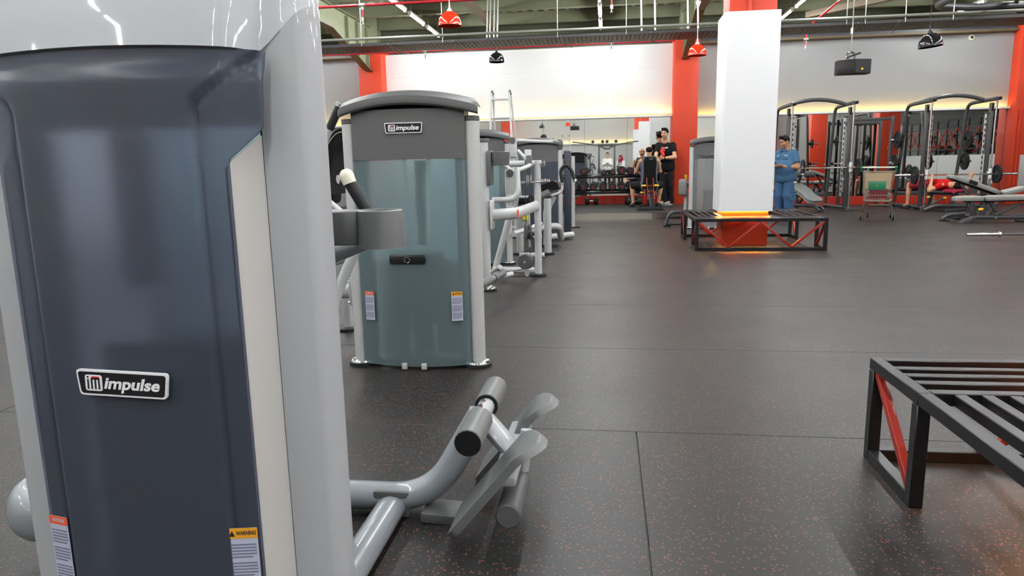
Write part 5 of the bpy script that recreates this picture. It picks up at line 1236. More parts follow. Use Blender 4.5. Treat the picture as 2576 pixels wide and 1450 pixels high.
dumbbell((0.70, 18.35, 0.13+0.098), 0.098, 'black dumbbell on the platform beside the seated man\'s foot', (1, 0.0, 0), 0.30, 'dumbbells on the platform floor')
dumbbell((0.655, 18.62, 0.13+0.098), 0.098, 'black dumbbell on the platform behind the one at the seated man\'s foot', (1, 0.02, 0), 0.30, 'dumbbells on the platform floor')
# roller machine foot poking past the fourth tower
ps = thing('push_up_bars', 'low black frame with a padded bar on the platform behind the fourth tower', 'gym equipment', (-0.85, 17.6, 0.13))
MB().tube([(-1.3, 17.9, 0.38), (-0.70, 17.9, 0.385)], 0.028, 12).build('padded_bar', 'foam', ps)
MB().box(-0.92, -0.86, 17.85, 17.95, 0.13, 0.40, 0.006).build('upright', 'black', ps)
MB().prism([(-0.25, 0), (0.25, 0), (0.17, 0.07), (-0.25, 0.07)], (-0.95, 16.5, 0.13), (1, 0, 0), (0, 0, 1), (0, 1, 0), 0.2, 0.004).build('base_plate', 'black', ps)
MB().beam((-0.9, 16.6, 0.16), (-0.9, 17.9, 0.16), 0.06, 0.05, bev=0.006).build('spine', 'black', ps)

# ================================================================== loose barbell at the right edge
bb = thing('barbell', 'chrome barbell end lying above the floor at the right edge', 'barbell', (5.6, 10.9, 0))
MB().cyl((5.20, 10.95, 0.075), (5.63, 10.95, 0.075), 0.025, 14, 0.003).build('sleeve', 'chrome', bb)
MB().cyl((5.63, 10.95, 0.075), (5.66, 10.95, 0.075), 0.040, 14, 0.004).build('collar', 'chrome', bb)
MB().cyl((5.66, 10.95, 0.075), (6.98, 10.95, 0.075), 0.014, 12).build('shaft', 'graphite', bb)
MB().cyl((6.98, 10.95, 0.075), (7.4, 10.95, 0.075), 0.025, 14, 0.003).build('sleeve', 'chrome', bb)
bs = thing('barbell_cradle', 'low black floor cradle holding the barbell beyond the frame edge', 'stand', (6.4, 10.95, 0))
for x in (6.2, 6.9): MB().prism([(-0.12, 0), (0.12, 0), (0.05, 0.060), (-0.05, 0.060)], (x, 10.85, 0), (0, 1, 0), (0, 0, 1), (1, 0, 0), 0.05, 0.004).build('cradle_block', 'rubber', bs)

# ================================================================== shopping cart
ct = thing('shopping_cart', 'zinc wire shopping cart with a tan and green front panel', 'cart', (5.14, 14.3, 0))
def wire(pts, r=0.006, fil=0.0, nm='wire', m='cart_wire', par=None): return MB().tube(pts, r, 6, fil).build(nm, m, par or ct)
hx0, hx1 = 4.86, 5.42
MB().cyl((hx0-0.03, 14.2, 1.025), (hx1+0.03, 14.2, 1.02), 0.016, 12).build('push_handle', 'cream', ct)
for x in (hx0-0.01, hx1+0.01): MB().cyl((x-0.02, 14.2, 1.025), (x+0.02, 14.2, 1.02), 0.022, 12).tube([(x, 14.2, 1.02), (x, 14.22, 0.95)], 0.014, 8).build('handle_clamp', 'green', ct)
# basket: wider at the handle, wires of one basket are one lattice
def bc(u, v, f):   # u across, v height, f depth 0 near .. 1 far
    w0 = 0.27-0.05*f; zb = 0.40+0.10*f; zt_ = 0.95-0.02*f
    return (5.14+0.03*f+(u-0.5)*2*(w0-0.04*(1-v)), 14.24+0.82*f+0.06*(1-v)*(1-2*f)*0.3, zb+(zt_-zb)*v)
lat = MB()
for i in range(19):
    u = i/18
    lat.tube([bc(u, 0, 0), bc(u, 1, 0)], 0.0028, 5); lat.tube([bc(u, 0, 1), bc(u, 1, 1)], 0.0028, 5); lat.tube([bc(u, 0, 0), bc(u, 0, 1)], 0.0028, 5)
for i in range(24):
    f = i/23
    for u in (0, 1): lat.tube([bc(u, 0, f), bc(u, 1, f)], 0.0028, 5)
o = lat.build('basket_wire', 'cart_wire', ct); o['kind'] = 'stuff'
for v in (0, 0.18, 0.66, 1.0):
    MB().tube([bc(0, v, 0), bc(1, v, 0), bc(1, v, 1), bc(0, v, 1), bc(0, v, 0)], 0.0065 if v in (0, 1.0) else 0.0045, 6).build('basket_rim', 'cart_wire', ct)
MB().prism([(-0.215, 0.0), (0.215, 0.0), (0.225, 0.30), (-0.225, 0.30)], (5.14, 14.27, 0.625), (1, 0, 0), (0, 0, 1), (0, 1, 0), 0.006).build('tan_flap', 'tan', ct)
MB().prism([(-0.145, 0.0), (0.145, 0.0), (0.15, 0.17), (-0.15, 0.17)], (5.13, 14.245, 0.60), (1, 0, 0), (0, 0, 1), (0, 1, 0), 0.012, 0.004).build('green_panel', 'green', ct)
MB().obox((5.13, 14.243, 0.675), (0.02, 0.004, 0.015)).build('panel_dot', 'amber_label', ct)
rd = MB().box(4.98, 5.28, 14.5, 14.85, 0.43, 0.60, 0.01).build('red_crate', 'maroon', None)
tag(rd, 'dark red crate lying inside the shopping cart basket', 'crate')
for s, x in ((-1, 4.92), (1, 5.37)):
    MB().tube([(x+s*0.0, 14.26, 0.40), (x, 14.75, 0.40)], 0.012, 8).build('frame_tube', 'cart_wire', ct)
    MB().tube([(x-s*0.03, 14.3, 0.385), (x+s*0.02, 14.4, 0.28), (x+s*0.06, 14.55, 0.13)], 0.014, 8, 0.05).build('leg_tube', 'cart_wire', ct)
    MB().tube([(x-s*0.03, 14.75, 0.385), (x-s*0.02, 15.1, 0.22), (x-s*0.02, 15.2, 0.13)], 0.014, 8, 0.05).build('leg_tube', 'cart_wire', ct)
    for (wx, wy) in ((x+s*0.06, 14.55), (x-s*0.02, 15.2)):
        c = MB().prism([(-0.02, 0.05), (0.02, 0.05), (0.022, 0.135), (-0.022, 0.135)], (wx-0.022, wy, 0), (0, 1, 0), (0, 0, 1), (1, 0, 0), 0.006).prism([(-0.02, 0.05), (0.02, 0.05), (0.022, 0.135), (-0.022, 0.135)], (wx+0.016, wy, 0), (0, 1, 0), (0, 0, 1), (1, 0, 0), 0.006).box(wx-0.022, wx+0.022, wy-0.022, wy+0.022, 0.13, 0.137).build('caster_fork', 'cart_wire', ct)
        MB().cyl((wx-0.013, wy, 0.055), (wx+0.013, wy, 0.055), 0.055, 18, 0.006).build('caster_wheel', 'rubber', c)
MB().tube([(4.95, 15.0, 0.27), (5.33, 15.0, 0.27)], 0.012, 8).build('cross_tube', 'cart_wire', ct)
MB().tube([(4.93, 14.3, 0.39), (5.36, 14.3, 0.385)], 0.014, 8).build('cross_tube', 'cream', ct)

ct.rotation_euler.z = -0.40; rd.location = (5.27, 14.62, 0.43); rd.rotation_euler.z = -0.40

# ================================================================== things seen only in the mirrors
cm = thing('cable_machine', 'twin cable tower with crossing arms behind the camera, seen only in the mirror', 'gym machine', (0.0, -2.6, 0))
for x in (-0.45, 0.42):
    MB().box(x-0.05, x+0.05, -2.65, -2.55, 0, 2.25, 0.01).build('tower_post', 'graphite', cm)
    b = MB()
    for k in range(16): b.box(x-0.12 if x > 0 else x-0.08, x+0.08 if x > 0 else x+0.12, -2.9, -2.72, 0.1+0.05*k, 0.146+0.05*k)
    b.build('weight_stack', 'graphite', cm)
MB().box(-0.5, 0.47, -2.68, -2.52, 2.16, 2.30, 0.01).build('top_beam', 'graphite', cm)
for a_, b_ in (((-0.45, -2.6, 2.2), (-0.15, -2.6, 2.05)), ((0.42, -2.6, 2.2), (0.12, -2.6, 2.05))): MB().beam(a_, b_, 0.06, 0.08).build('gusset', 'graphite', cm)
MB().box(-0.2, 0.17, -2.66, -2.56, 1.98, 2.08, 0.01).build('chin_bar', 'graphite', cm)
for x in (-0.8, -0.25, 0.0, 0.5): MB().cyl((x, -2.62, 2.42), (x, -2.56, 2.42), 0.09, 18, 0.01).build('pulley', 'rubber', cm)
for s, x in ((-1, -0.45), (1, 0.42)): MB().tube([(x, -2.6, 2.2), (x+s*0.8, -2.5, 2.35), (x+s*1.5, -2.4, 2.42)], 0.035, 10, 0.2).build('cable_arm', 'graphite', cm)
MB().tube([(-2.0, -2.4, 2.30), (1.9, -2.4, 2.40)], 0.005, 6).build('steel_cable', 'rubber', cm)
tower('grey capped tower behind the camera, seen only in the mirror', -1.6, -2.2, 'shield_dark', stickers=False)
tower('grey capped tower in the rear row behind the camera, seen only in the mirror', -2.6, -4.6, 'shield_dark', stickers=False)
# gallery equipment over the half wall: spin bikes as dark silhouettes with wheels
def spin_bike(label, x, y, rz):
    t = thing('spin_bike', label, 'exercise bike', (0, 0, 0), 'exercise bikes on the gallery')
    MB().lathe([(0.20, -0.03), (0.25, -0.02), (0.25, 0.02), (0.20, 0.03)], (0.42, 0, 0.36), (0, 1, 0), 26).build('flywheel', 'rubber', t)
    MB().tube([(-0.45, 0, 0.2), (0.0, 0, 0.5), (0.42, 0, 0.62), (0.42, 0, 0.9)], 0.045, 10, 0.1).build('bike_frame', 'red_steel', t)
    MB().tube([(-0.05, 0, 0.4), (-0.25, 0, 1.0)], 0.035, 10).build('seat_post', 'black', t)
    MB().ell((-0.27, 0, 1.05), (0.16, 0.09, 0.05)).build('saddle', 'leather', t)
    MB().tube([(0.42, -0.25, 1.15), (0.42, 0, 1.02), (0.42, 0.25, 1.15), (0.6, 0.25, 1.18)], 0.02, 8, 0.05).build('handlebar', 'black', t)
    for xx in (-0.5, 0.55): MB().box(xx-0.03, xx+0.03, -0.25, 0.25, 0, 0.06, 0.01).build('floor_bar', 'black', t)
    t.location = (x, y, 1.2); t.rotation_euler.z = rz; return t
sb = spin_bike('dark exercise bike on the gallery behind the lattice, seen in the mirror', 17.9, -3.5, 0.4)
for k in range(17): dup(sb, (17.8+0.5*(k % 2), -2.3+1.2*k, 1.2), rz=0.4+0.35*math.sin(k*1.7))

# ================================================================== people
def seg_d(P, a, b, ra, rb):
    a, b = np.array(a, float), np.array(b, float); ab = b-a; L = max(ab.dot(ab), 1e-9)
    t = np.clip(((P-a) @ ab)/L, 0, 1)
    return np.linalg.norm(P-(a+t[..., None]*ab), axis=-1) - (ra+(rb-ra)*t)
class SDF:
    def __init__(self): self.p = []
    def cap(self, a, b, ra, rb=None, k=0.02, cut=None): self.p.append(('c', Vector(a), Vector(b), ra, rb if rb is not None else ra, k, cut)); return self
    def ell(self, c, rad, rot=None, k=0.02): self.p.append(('e', Vector(c), Vector(rad), rot, None, k, None)); return self
    def mesh(self, h, planes=()):
        lo = np.full(3, 1e9); hi = np.full(3, -1e9)
        for q in self.p:
            if q[0] == 'c':
                r = max(q[3], q[4])
                for pt in (q[1], q[2]): lo = np.minimum(lo, np.array(pt)-r); hi = np.maximum(hi, np.array(pt)+r)
            else:
                r = max(q[2]); lo = np.minimum(lo, np.array(q[1])-r); hi = np.maximum(hi, np.array(q[1])+r)
        lo -= 4*h; hi += 4*h
        n = np.ceil((hi-lo)/h).astype(int)+1
        F = np.full(n, 1.0)
        for q in self.p:
            if q[0] == 'c':
                r = max(q[3], q[4])+0.06; a = np.minimum(np.array(q[1]), np.array(q[2]))-r; b = np.maximum(np.array(q[1]), np.array(q[2]))+r
            else: a = np.array(q[1])-max(q[2])-0.06; b = np.array(q[1])+max(q[2])+0.06
            i0 = np.maximum(((a-lo)/h).astype(int), 0); i1 = np.minimum(((b-lo)/h).astype(int)+2, n)
            g = np.stack(np.meshgrid(*[lo[d]+h*np.arange(i0[d], i1[d]) for d in range(3)], indexing='ij'), -1)
            if q[0] == 'c':
                d = seg_d(g, q[1], q[2], q[3], q[4])
                if q[6] is not None:
                    for co, no in q[6]: d = np.maximum(d, (g-np.array(co)) @ np.array(Vector(no).normalized()))
            else:
                R = np.array(q[3]) if q[3] is not None else np.eye(3)
                L = (g-np.array(q[1])) @ R; rad = np.array(q[2])
                k0 = np.linalg.norm(L/rad, axis=-1); k1 = np.linalg.norm(L/(rad*rad), axis=-1)
                d = k0*(k0-1)/np.maximum(k1, 1e-6)
            S_ = F[i0[0]:i1[0], i0[1]:i1[1], i0[2]:i1[2]]; k = q[5]
            hh = np.clip(0.5+0.5*(S_-d)/k, 0, 1); F[i0[0]:i1[0], i0[1]:i1[1], i0[2]:i1[2]] = S_*(1-hh)+d*hh-k*hh*(1-hh)
        if planes:
            g = np.stack(np.meshgrid(*[lo[d]+h*np.arange(n[d]) for d in range(3)], indexing='ij'), -1)
            for co, no in planes: F = np.maximum(F, (g-np.array(co)) @ np.array(Vector(no).normalized()))
        return nets(F, lo, h)
def nets(F, lo, h):
    s = F < 0; c = np.array(F.shape)-1
    acc = np.zeros(tuple(c)+(3,)); cnt = np.zeros(tuple(c))
    sl = lambda o: F[o[0]:o[0]+c[0], o[1]:o[1]+c[1], o[2]:o[2]+c[2]]
    cor = [(i, j, k) for i in (0, 1) for j in (0, 1) for k in (0, 1)]
    for a in cor:
        for d in range(3):
            if a[d]: continue
            b = tuple(a[i]+(i == d) for i in range(3)); f0, f1 = sl(a), sl(b); m = (f0 < 0) != (f1 < 0)
            t = f0[m]/(f0[m]-f1[m]); p = np.tile(np.array(a, float), (len(t), 1)); p[:, d] += t
            acc[m] += p; cnt[m] += 1
    act = cnt > 0; idx = -np.ones(tuple(c), int); idx[act] = np.arange(act.sum())
    ijk = np.argwhere(act); V = (ijk+acc[act]/cnt[act][:, None])*h+lo
    Q = []
    for d in range(3):
        e1, e2 = [i for i in range(3) if i != d]
        A = [slice(None)]*3; B = [slice(None)]*3; A[d] = slice(0, -1); B[d] = slice(1, None)
        m = s[tuple(A)] != s[tuple(B)]; w_ = np.argwhere(m)
        w_ = w_[(w_[:, e1] > 0) & (w_[:, e2] > 0) & (w_[:, e1] < c[e1]) & (w_[:, e2] < c[e2])]
        o1 = np.zeros(3, int); o1[e1] = 1; o2 = np.zeros(3, int); o2[e2] = 1
        Q.append(np.stack([idx[tuple((w_-o1-o2).T)], idx[tuple((w_-o2).T)], idx[tuple(w_.T)], idx[tuple((w_-o1).T)]], 1))
    Q = np.concatenate(Q); Q = Q[(Q >= 0).all(1)]
    return V, Q
def sdf_obj(sdf, name, m, parent, h=0.009, planes=()):
    V, Q = sdf.mesh(h, planes)
    me = bpy.data.meshes.new(name); off = np.array(WL[parent])
    me.from_pydata((V-off).tolist(), [], Q.tolist())
    bm = bmesh.new(); bm.from_mesh(me); bmesh.ops.recalc_face_normals(bm, faces=bm.faces)
    bmesh.ops.smooth_vert(bm, verts=bm.verts, factor=0.5, use_axis_x=True, use_axis_y=True, use_axis_z=True)
    bm.to_mesh(me); bm.free(); me.shade_smooth(); me.materials.append(M[m])
    o = bpy.data.objects.new(name, me); COL.objects.link(o); o.parent = parent; WL[o] = WL[parent].copy(); return o

def frame(fwd, up=(0, 0, 1)):
    f = Vector(fwd).normalized(); u = Vector(up); r = f.cross(u).normalized(); u = r.cross(f)
    return r, f, u           # right, forward, up
def hand(S_, wr, el, palm_n, curl, s, closed=0.6):
    """palm, four unequal fingers and a side thumb, continuing the forearm el->wr; palm_n: way the palm faces"""
    d = (Vector(wr)-Vector(el)).normalized(); n = Vector(palm_n); n = (n-d*n.dot(d)).normalized(); sd = d.cross(n)
    w0 = Vector(wr); pc = w0+d*0.045*s
    S_.ell(pc, (0.042*s, 0.017*s, 0.050*s), np.array(Matrix((sd, n, d)).transposed()), 0.015)
    for i, (off, L) in enumerate(((-0.030, 0.068), (-0.010, 0.078), (0.011, 0.073), (0.030, 0.056))):
        a = w0+d*0.085*s+sd*off*s
        p = a; dr = d
        for j, f in enumerate((0.45, 0.32, 0.23)):
            ang = curl*(0.7+0.25*j); dr = (d*math.cos(ang*(j+1)*closed)+n*math.sin(ang*(j+1)*closed)).normalized()
            q = p+dr*L*f*s; S_.cap(p, q, (0.0095-0.001*j)*s, (0.0088-0.001*j)*s, 0.004); p = q
    a = w0+d*0.025*s+sd*curl_side*0.034*s; q = a+(d*0.6+sd*curl_side*0.55+n*0.5).normalized()*0.036*s; S_.cap(a, q, 0.013*s, 0.011*s, 0.008)
    S_.cap(q, q+(d*0.85+n*0.5).normalized()*0.030*s, 0.011*s, 0.009*s, 0.006)
curl_side = 1
def head_build(S_, hc, fwd, up, s, neck):
    r, f, u = frame(fwd, up); R = np.array(Matrix((r, f, u)).transposed()); c = Vector(hc)
    S_.ell(c+u*0.022*s-f*0.008*s, (0.076*s, 0.096*s, 0.096*s), R, 0.02)
    S_.ell(c-u*0.045*s+f*0.022*s, (0.060*s, 0.068*s, 0.070*s), R, 0.03)
    S_.cap(c+f*0.092*s-u*0.000*s, c+f*0.106*s-u*0.028*s, 0.008*s, 0.014*s, 0.010)
    S_.cap(c+f*0.062*s-u*0.085*s, c+f*0.070*s-u*0.092*s, 0.025*s, 0.022*s, 0.02)
    for sd in (-1, 1):
        S_.ell(c+r*sd*0.078*s-f*0.005*s-u*0.010*s, (0.010*s, 0.020*s, 0.032*s), R, 0.008)
        S_.cap(c+f*0.075*s+r*sd*0.030*s-u*0.030*s, c+f*0.066*s+r*sd*0.045*s-u*0.030*s, 0.020*s, 0.018*s, 0.02)
    S_.cap(c-u*0.06*s-f*0.012*s, neck, 0.056*s, 0.062*s, 0.02)
    return r, f, u
def face_parts(t, hc, r, f, u, s, smile=False):
    c = Vector(hc)
    for sd in (-1, 1):
        MB().ell(c+f*0.088*s+r*sd*0.031*s+u*0.004*s, (0.013*s, 0.006*s, 0.006*s), Matrix((r, f, u)).transposed().to_euler()).build('eye', 'eye', t)
        MB().tube([c+f*0.092*s+r*sd*0.016*s+u*0.022*s, c+f*0.088*s+r*sd*0.034*s+u*0.028*s, c+f*0.077*s+r*sd*0.050*s+u*0.023*s], 0.0045*s, 6).build('eyebrow', 'hair', t)
    MB().tube([c+f*0.074*s-r*0.026*s-u*(0.054 if smile else 0.058)*s, c+f*0.0905*s-u*0.061*s, c+f*0.074*s+r*0.026*s-u*(0.054 if smile else 0.058)*s], 0.0055*s, 6, 0.03*s).build('mouth', 'mouth', t)
    if smile: MB().tube([c+f*0.079*s-r*0.018*s-u*0.0555*s, c+f*0.093*s-u*0.0595*s, c+f*0.079*s+r*0.018*s-u*0.0555*s], 0.0035*s, 6, 0.02*s).build('teeth', 'teeth', t)
def hair_build(t, hc, r, f, u, s, bald=False, m='hair'):
    R = np.array(Matrix((r, f, u)).transposed()); c = Vector(hc); H_ = SDF()
    H_.ell(c+u*0.034*s-f*0.018*s, (0.084*s, 0.100*s, 0.098*s), R, 0.02)
    if not bald: H_.cap(c+u*0.108*s+f*0.05*s-r*0.03*s, c+u*0.108*s+f*0.05*s+r*0.03*s, 0.030*s, 0.030*s, 0.03)
    pl = [(c+f*0.064*s+u*0.055*s, f*0.95-u*0.42), (c-u*0.045*s-f*0.04*s, -u*0.85+f*0.55)]
    if bald: pl.append((c+u*0.068*s-f*0.05*s, u*1.0+f*0.35))
    return sdf_obj(H_, 'hair', m, t, 0.009, pl)
def torso(S_, J, s, g=0.0, k=0.035):
    """J: neck, shL, shR, hipL, hipR (+ belly, fwd)"""
    shL, shR, hL, hR = (Vector(J[q]) for q in ('shL', 'shR', 'hipL', 'hipR')); nk = Vector(J['neck'])
    ch = (shL+shR)/2; pv = (hL+hR)/2; up = (ch-pv).normalized(); ax = (shR-shL).normalized(); fw = up.cross(ax)*-1 if J.get('flip') else ax.cross(up)*-1
    fw = Vector(J['fwd'])
    cA = ch-up*0.13*s; bl = J.get('belly', 0.0)
    S_.cap(cA-ax*0.085*s, cA+ax*0.085*s, (0.105+g)*s, None, k)
    S_.cap(ch-ax*0.13*s-up*0.03*s, ch+ax*0.13*s-up*0.03*s, (0.062+g)*s, None, k)
    wa = pv+(ch-pv)*0.42+fw*bl*0.5*s
    S_.cap(wa-ax*0.075*s, wa+ax*0.075*s, (0.098+g+bl*0.45)*s, None, k)
    S_.cap(pv-ax*0.075*s+up*0.03*s, pv+ax*0.075*s+up*0.03*s, (0.108+g+bl*0.25)*s, None, k)
    for sg in (-1, 1):
        S_.cap(cA+ax*sg*0.085*s, wa+ax*sg*0.075*s, (0.10+g)*s, (0.096+g+bl*0.4)*s, k); S_.cap(wa+ax*sg*0.075*s, pv+ax*sg*0.075*s, (0.096+g+bl*0.4)*s, (0.105+g)*s, k)
    S_.cap(ch-up*0.06*s, nk, (0.085+g)*s, 0.058*s+g*0.3, k)
    return ch, pv, up, ax, fw
def limb(S_, a, b, ra, rb, k=0.02): S_.cap(a, b, ra, rb, k)
def shoe(t, an, toe, s, m='shoe', zf=0.0):
    a, d = Vector(an), Vector(toe).normalized(); S_ = SDF(); z = zf+0.035*s
    heel = Vector((a.x, a.y, z))-d*0.035*s; ball = Vector((a.x, a.y, z-0.004))+d*0.13*s; tip = Vector((a.x, a.y, z-0.008))+d*0.19*s
    S_.cap(heel, ball, 0.040*s, 0.044*s, 0.02); S_.cap(ball, tip, 0.044*s, 0.030*s, 0.02); S_.cap(heel+Vector((0, 0, 0.02*s)), Vector((a.x, a.y, zf+0.085*s)), 0.042*s, 0.040*s, 0.02)
    o = sdf_obj(S_, 'shoe', m, t, 0.009, [(Vector((0, 0, zf+0.012*s)), Vector((0, 0, -1)))])
    B = MB(); r, f, u = frame(d); P = []
    for i in range(16):
        an_ = 2*PI*i/16; P.append((0.044*s*math.sin(an_)*(1.0 if math.cos(an_) > 0 else 0.95), 0.075*s+0.135*s*math.cos(an_)))
    B.prism(P, Vector((a.x, a.y, zf)), r, f, u, 0.02*s).build('sole', 'sole' if m == 'shoe_grey' else 'rubber', o)
def person(label, J, s, skin='skin', top=None, sleeve=0.55, bottom=None, leglen=1.0, shoes='shoe', zf=0.0, headfwd=(0, -1, 0), headup=(0, 0, 1),
           smile=False, bald=False, palms=((0, 0, 1), (0, 0, 1)), curl=0.6, toes=((0, -1, 0), (0, -1, 0)), hem=0.0, loose=1.0, group=None, base=None, sleeveless=False, hair='hair'):
    V3 = Vector; pv = (V3(J['hipL'])+V3(J['hipR']))/2
    t = thing('person', label, 'person', base or (pv.x, pv.y, zf), group)
    B = SDF(); ch, pv, up, ax, fw = torso(B, J, s)
    for q in 'LR':
        sh, el, wr = V3(J['sh'+q]), V3(J['el'+q]), V3(J['wr'+q]); hp, kn, an = V3(J['hip'+q]), V3(J['kn'+q]), V3(J['an'+q])
        B.cap(sh, el, 0.056*s, 0.041*s, 0.03); B.cap(el, wr, 0.043*s, 0.028*s, 0.02); B.cap(el, el+(wr-el)*0.35, 0.044*s, 0.043*s, 0.02)
        global curl_side; curl_side = -1 if q == 'L' else 1
        hand(B, wr, el, palms[0 if q == 'L' else 1], curl, s)
        B.cap(hp, kn, 0.086*s, 0.056*s, 0.03); B.cap(kn, an, 0.054*s, 0.036*s, 0.02); B.cap(kn+(an-kn)*0.12, kn+(an-kn)*0.42, 0.055*s, 0.056*s, 0.03)
        B.cap(an, an+V3(toes[0 if q == 'L' else 1]).normalized()*0.1*s-V3((0, 0, 0.03*s)), 0.036*s, 0.03*s, 0.02)
    r, f, u = head_build(B, J['head'], headfwd, headup, s, J['neck'])
    sdf_obj(B, 'body', skin, t, 0.009)
    face_parts(t, J['head'], r, f, u, s, smile)
    hair_build(t, J['head'], r, f, u, s, bald, hair)
    if top:
        T = SDF(); torso(T, J, s, 0.016*loose)
        if not sleeveless:
            for q in 'LR':
                sh, el, wr = V3(J['sh'+q]), V3(J['el'+q]), V3(J['wr'+q]); d = (el-sh)
                if sleeve <= 1:
                    e = sh+d*sleeve; T.cap(sh, e+d.normalized()*0.03, 0.070*s, 0.062*s*loose, 0.03, [(e, d)])
                else:
                    T.cap(sh, el, 0.070*s, 0.058*s*loose, 0.03); e = el+(wr-el)*(sleeve-1); T.cap(el, e, 0.056*s, 0.046*s, 0.03)
        nk = V3(J['neck'])
        sdf_obj(T, 'shirt', top, t, 0.009, [(nk-up*0.035*s, up+fw*0.35), (pv-up*(hem)*s, -up)])
    if bottom:
        T = SDF()
        T.cap(pv-ax*0.075*s+up*0.03*s, pv+ax*0.075*s+up*0.03*s, 0.122*s, None, 0.03)
        T.cap(pv-ax*0.07*s+up*0.10*s, pv+ax*0.07*s+up*0.10*s, 0.112*s, None, 0.03)
        for q in 'LR':
            hp, kn, an = V3(J['hip'+q]), V3(J['kn'+q]), V3(J['an'+q])
            if leglen <= 1:
                d = kn-hp; e = hp+d*leglen; T.cap(hp, e+d.normalized()*0.03, 0.100*s, 0.090*s*loose, 0.03, [(e, d)])
            else:
                T.cap(hp, kn, 0.100*s, 0.078*s*loose, 0.03); T.cap(kn, an, 0.076*s*loose, 0.064*s*loose, 0.03); T.cap(an, an+(an-kn).normalized()*0.03*s, 0.066*s*loose, 0.07*s*loose, 0.02)
        sdf_obj(T, 'trousers' if leglen > 1 else 'shorts', bottom, t, 0.009, [(V3((0, 0, zf+0.035)), V3((0, 0, -1)))] if leglen > 1 else ())
    if shoes:
        for i, q in enumerate('LR'): shoe(t, J['an'+q], toes[i], s, shoes, zf)
    return t

# ---- standing man in black by the red column (turned half to his left, hands together)
z = 0.13
man1 = person('smiling man in a black T-shirt with a red print standing by the red column',
    dict(head=(1.42, 18.10, 1.905), neck=(1.44, 18.17, 1.735), shL=(1.63, 18.12, 1.62), shR=(1.27, 18.26, 1.62), elL=(1.66, 17.95, 1.32), elR=(1.20, 18.03, 1.32), wrL=(1.36, 17.80, 1.30), wrR=(1.25, 17.82, 1.22),
         hipL=(1.58, 18.22, 1.06), hipR=(1.39, 18.28, 1.06), knL=(1.60, 18.22, 0.62), knR=(1.42, 18.25, 0.62), anL=(1.62, 18.27, 0.22), anR=(1.47, 18.25, 0.22), fwd=Vector((-0.35, -0.94, 0))),
    1.08, 'skin', 'tee_black', 0.6, 'track_black', 2, 'shoe_grey', z, (-0.45, -0.9, -0.15), smile=True, palms=((-0.3, 0.6, 0.3), (0.6, -0.3, 0.2)), curl=0.7, toes=((-0.8, -0.6, 0), (-0.9, -0.4, 0)), hem=0.10)
pr_ = MB()
for (dx, dz, rx, rz_) in ((0.0, 0.09, 0.05, 0.05), (-0.02, 0.02, 0.055, 0.06), (0.015, -0.05, 0.045, 0.06), (-0.03, -0.10, 0.03, 0.05), (0.03, 0.05, 0.03, 0.04)):
    pr_.ell((1.375+dx, 18.055, 1.44+dz), (rx, 0.02, rz_), (0, 0, 0.35), 12, 6)
pr_.build('shirt_print', 'print_red', man1)
MB().obox((1.46, 18.045, 1.555), (0.085, 0.012, 0.03), (0, 0, 0.35), 0.003).build('name_badge', 'white', man1)
MB().lathe([(0.034, -0.018), (0.040, -0.012), (0.040, 0.012), (0.034, 0.018)], (1.40, 17.82, 1.302), (-0.9, -0.45, 0), 16).build('wristband', 'rubber', man1)
MB().obox((1.46, 18.10, 0.93), (0.06, 0.01, 0.025), (0, 0.2, 0.35), 0.003).build('trouser_mark', 'print_red', man1)
MB().tube([(1.655, 18.13, 0.96), (1.64, 18.15, 0.80), (1.655, 18.14, 0.62), (1.67, 18.2, 0.35)], 0.006, 6).build('trouser_piping', 'badge_red', man1)

# ---- seated man seen from behind
man2 = person('balding man in a slate blue vest seated on the black bench, back turned',
    dict(head=(1.005, 17.32, 1.485), neck=(1.005, 17.34, 1.335), shL=(0.80, 17.30, 1.235), shR=(1.21, 17.30, 1.235), elL=(0.70, 17.42, 0.99), elR=(1.27, 17.42, 0.99), wrL=(0.82, 17.68, 0.92), wrR=(1.16, 17.68, 0.92),
         hipL=(0.90, 17.28, 0.66), hipR=(1.10, 17.28, 0.66), knL=(0.62, 17.52, 0.66), knR=(1.30, 17.52, 0.66), anL=(0.64, 17.50, 0.22), anR=(1.25, 17.50, 0.22), fwd=Vector((0, 1, 0))),
    1.0, 'skin', 'vest_blue', 0, 'shorts', 0.98, 'shoe', z, (0, 1, 0), bald=True, palms=((0.8, 0, 0.2), (-0.8, 0, 0.2)), curl=0.9, toes=((-0.35, 0.93, 0), (0.35, 0.93, 0)), sleeveless=True, loose=1.1)

# ---- man in blue uniform reading a phone
bx, by = 3.66, 15.25
fv3 = Vector((-0.80, -0.60, 0)); rv3 = Vector((-0.60, 0.80, 0))
def Q3(a, b, h): return Vector((bx, by, h))+rv3*a+fv3*b      # a: to his right, b: forward
man3 = person('stocky man in a blue short-sleeved uniform looking down at a phone beside the pillar',
    dict(head=Q3(0.0, 0.07, 1.57), neck=Q3(0, 0.0, 1.435), shL=Q3(-0.20, 0, 1.335), shR=Q3(0.20, 0, 1.335), elL=Q3(-0.285, 0.0, 1.05), elR=Q3(0.27, 0.02, 1.05), wrL=Q3(-0.13, 0.235, 1.07), wrR=Q3(0.05, 0.26, 1.06),
         hipL=Q3(-0.10, 0, 0.83), hipR=Q3(0.10, 0, 0.83), knL=Q3(-0.12, 0.02, 0.47), knR=Q3(0.11, 0.02, 0.47), anL=Q3(-0.13, 0, 0.09), anR=Q3(0.12, 0, 0.09), fwd=fv3, belly=0.11),
    1.03, 'skin_dark', 'uniform', 0.70, 'uniform_dark', 2, 'shoe', 0, (-0.86, -0.42, -0.36), (-0.32, -0.16, 0.93), smile=True, palms=((0.3, 0.4, 0.8), (0.3, -0.4, 0.8)), curl=0.5, toes=((-0.8, -0.6, 0), (-0.85, -0.5, 0)), hem=0.10, loose=1.35)
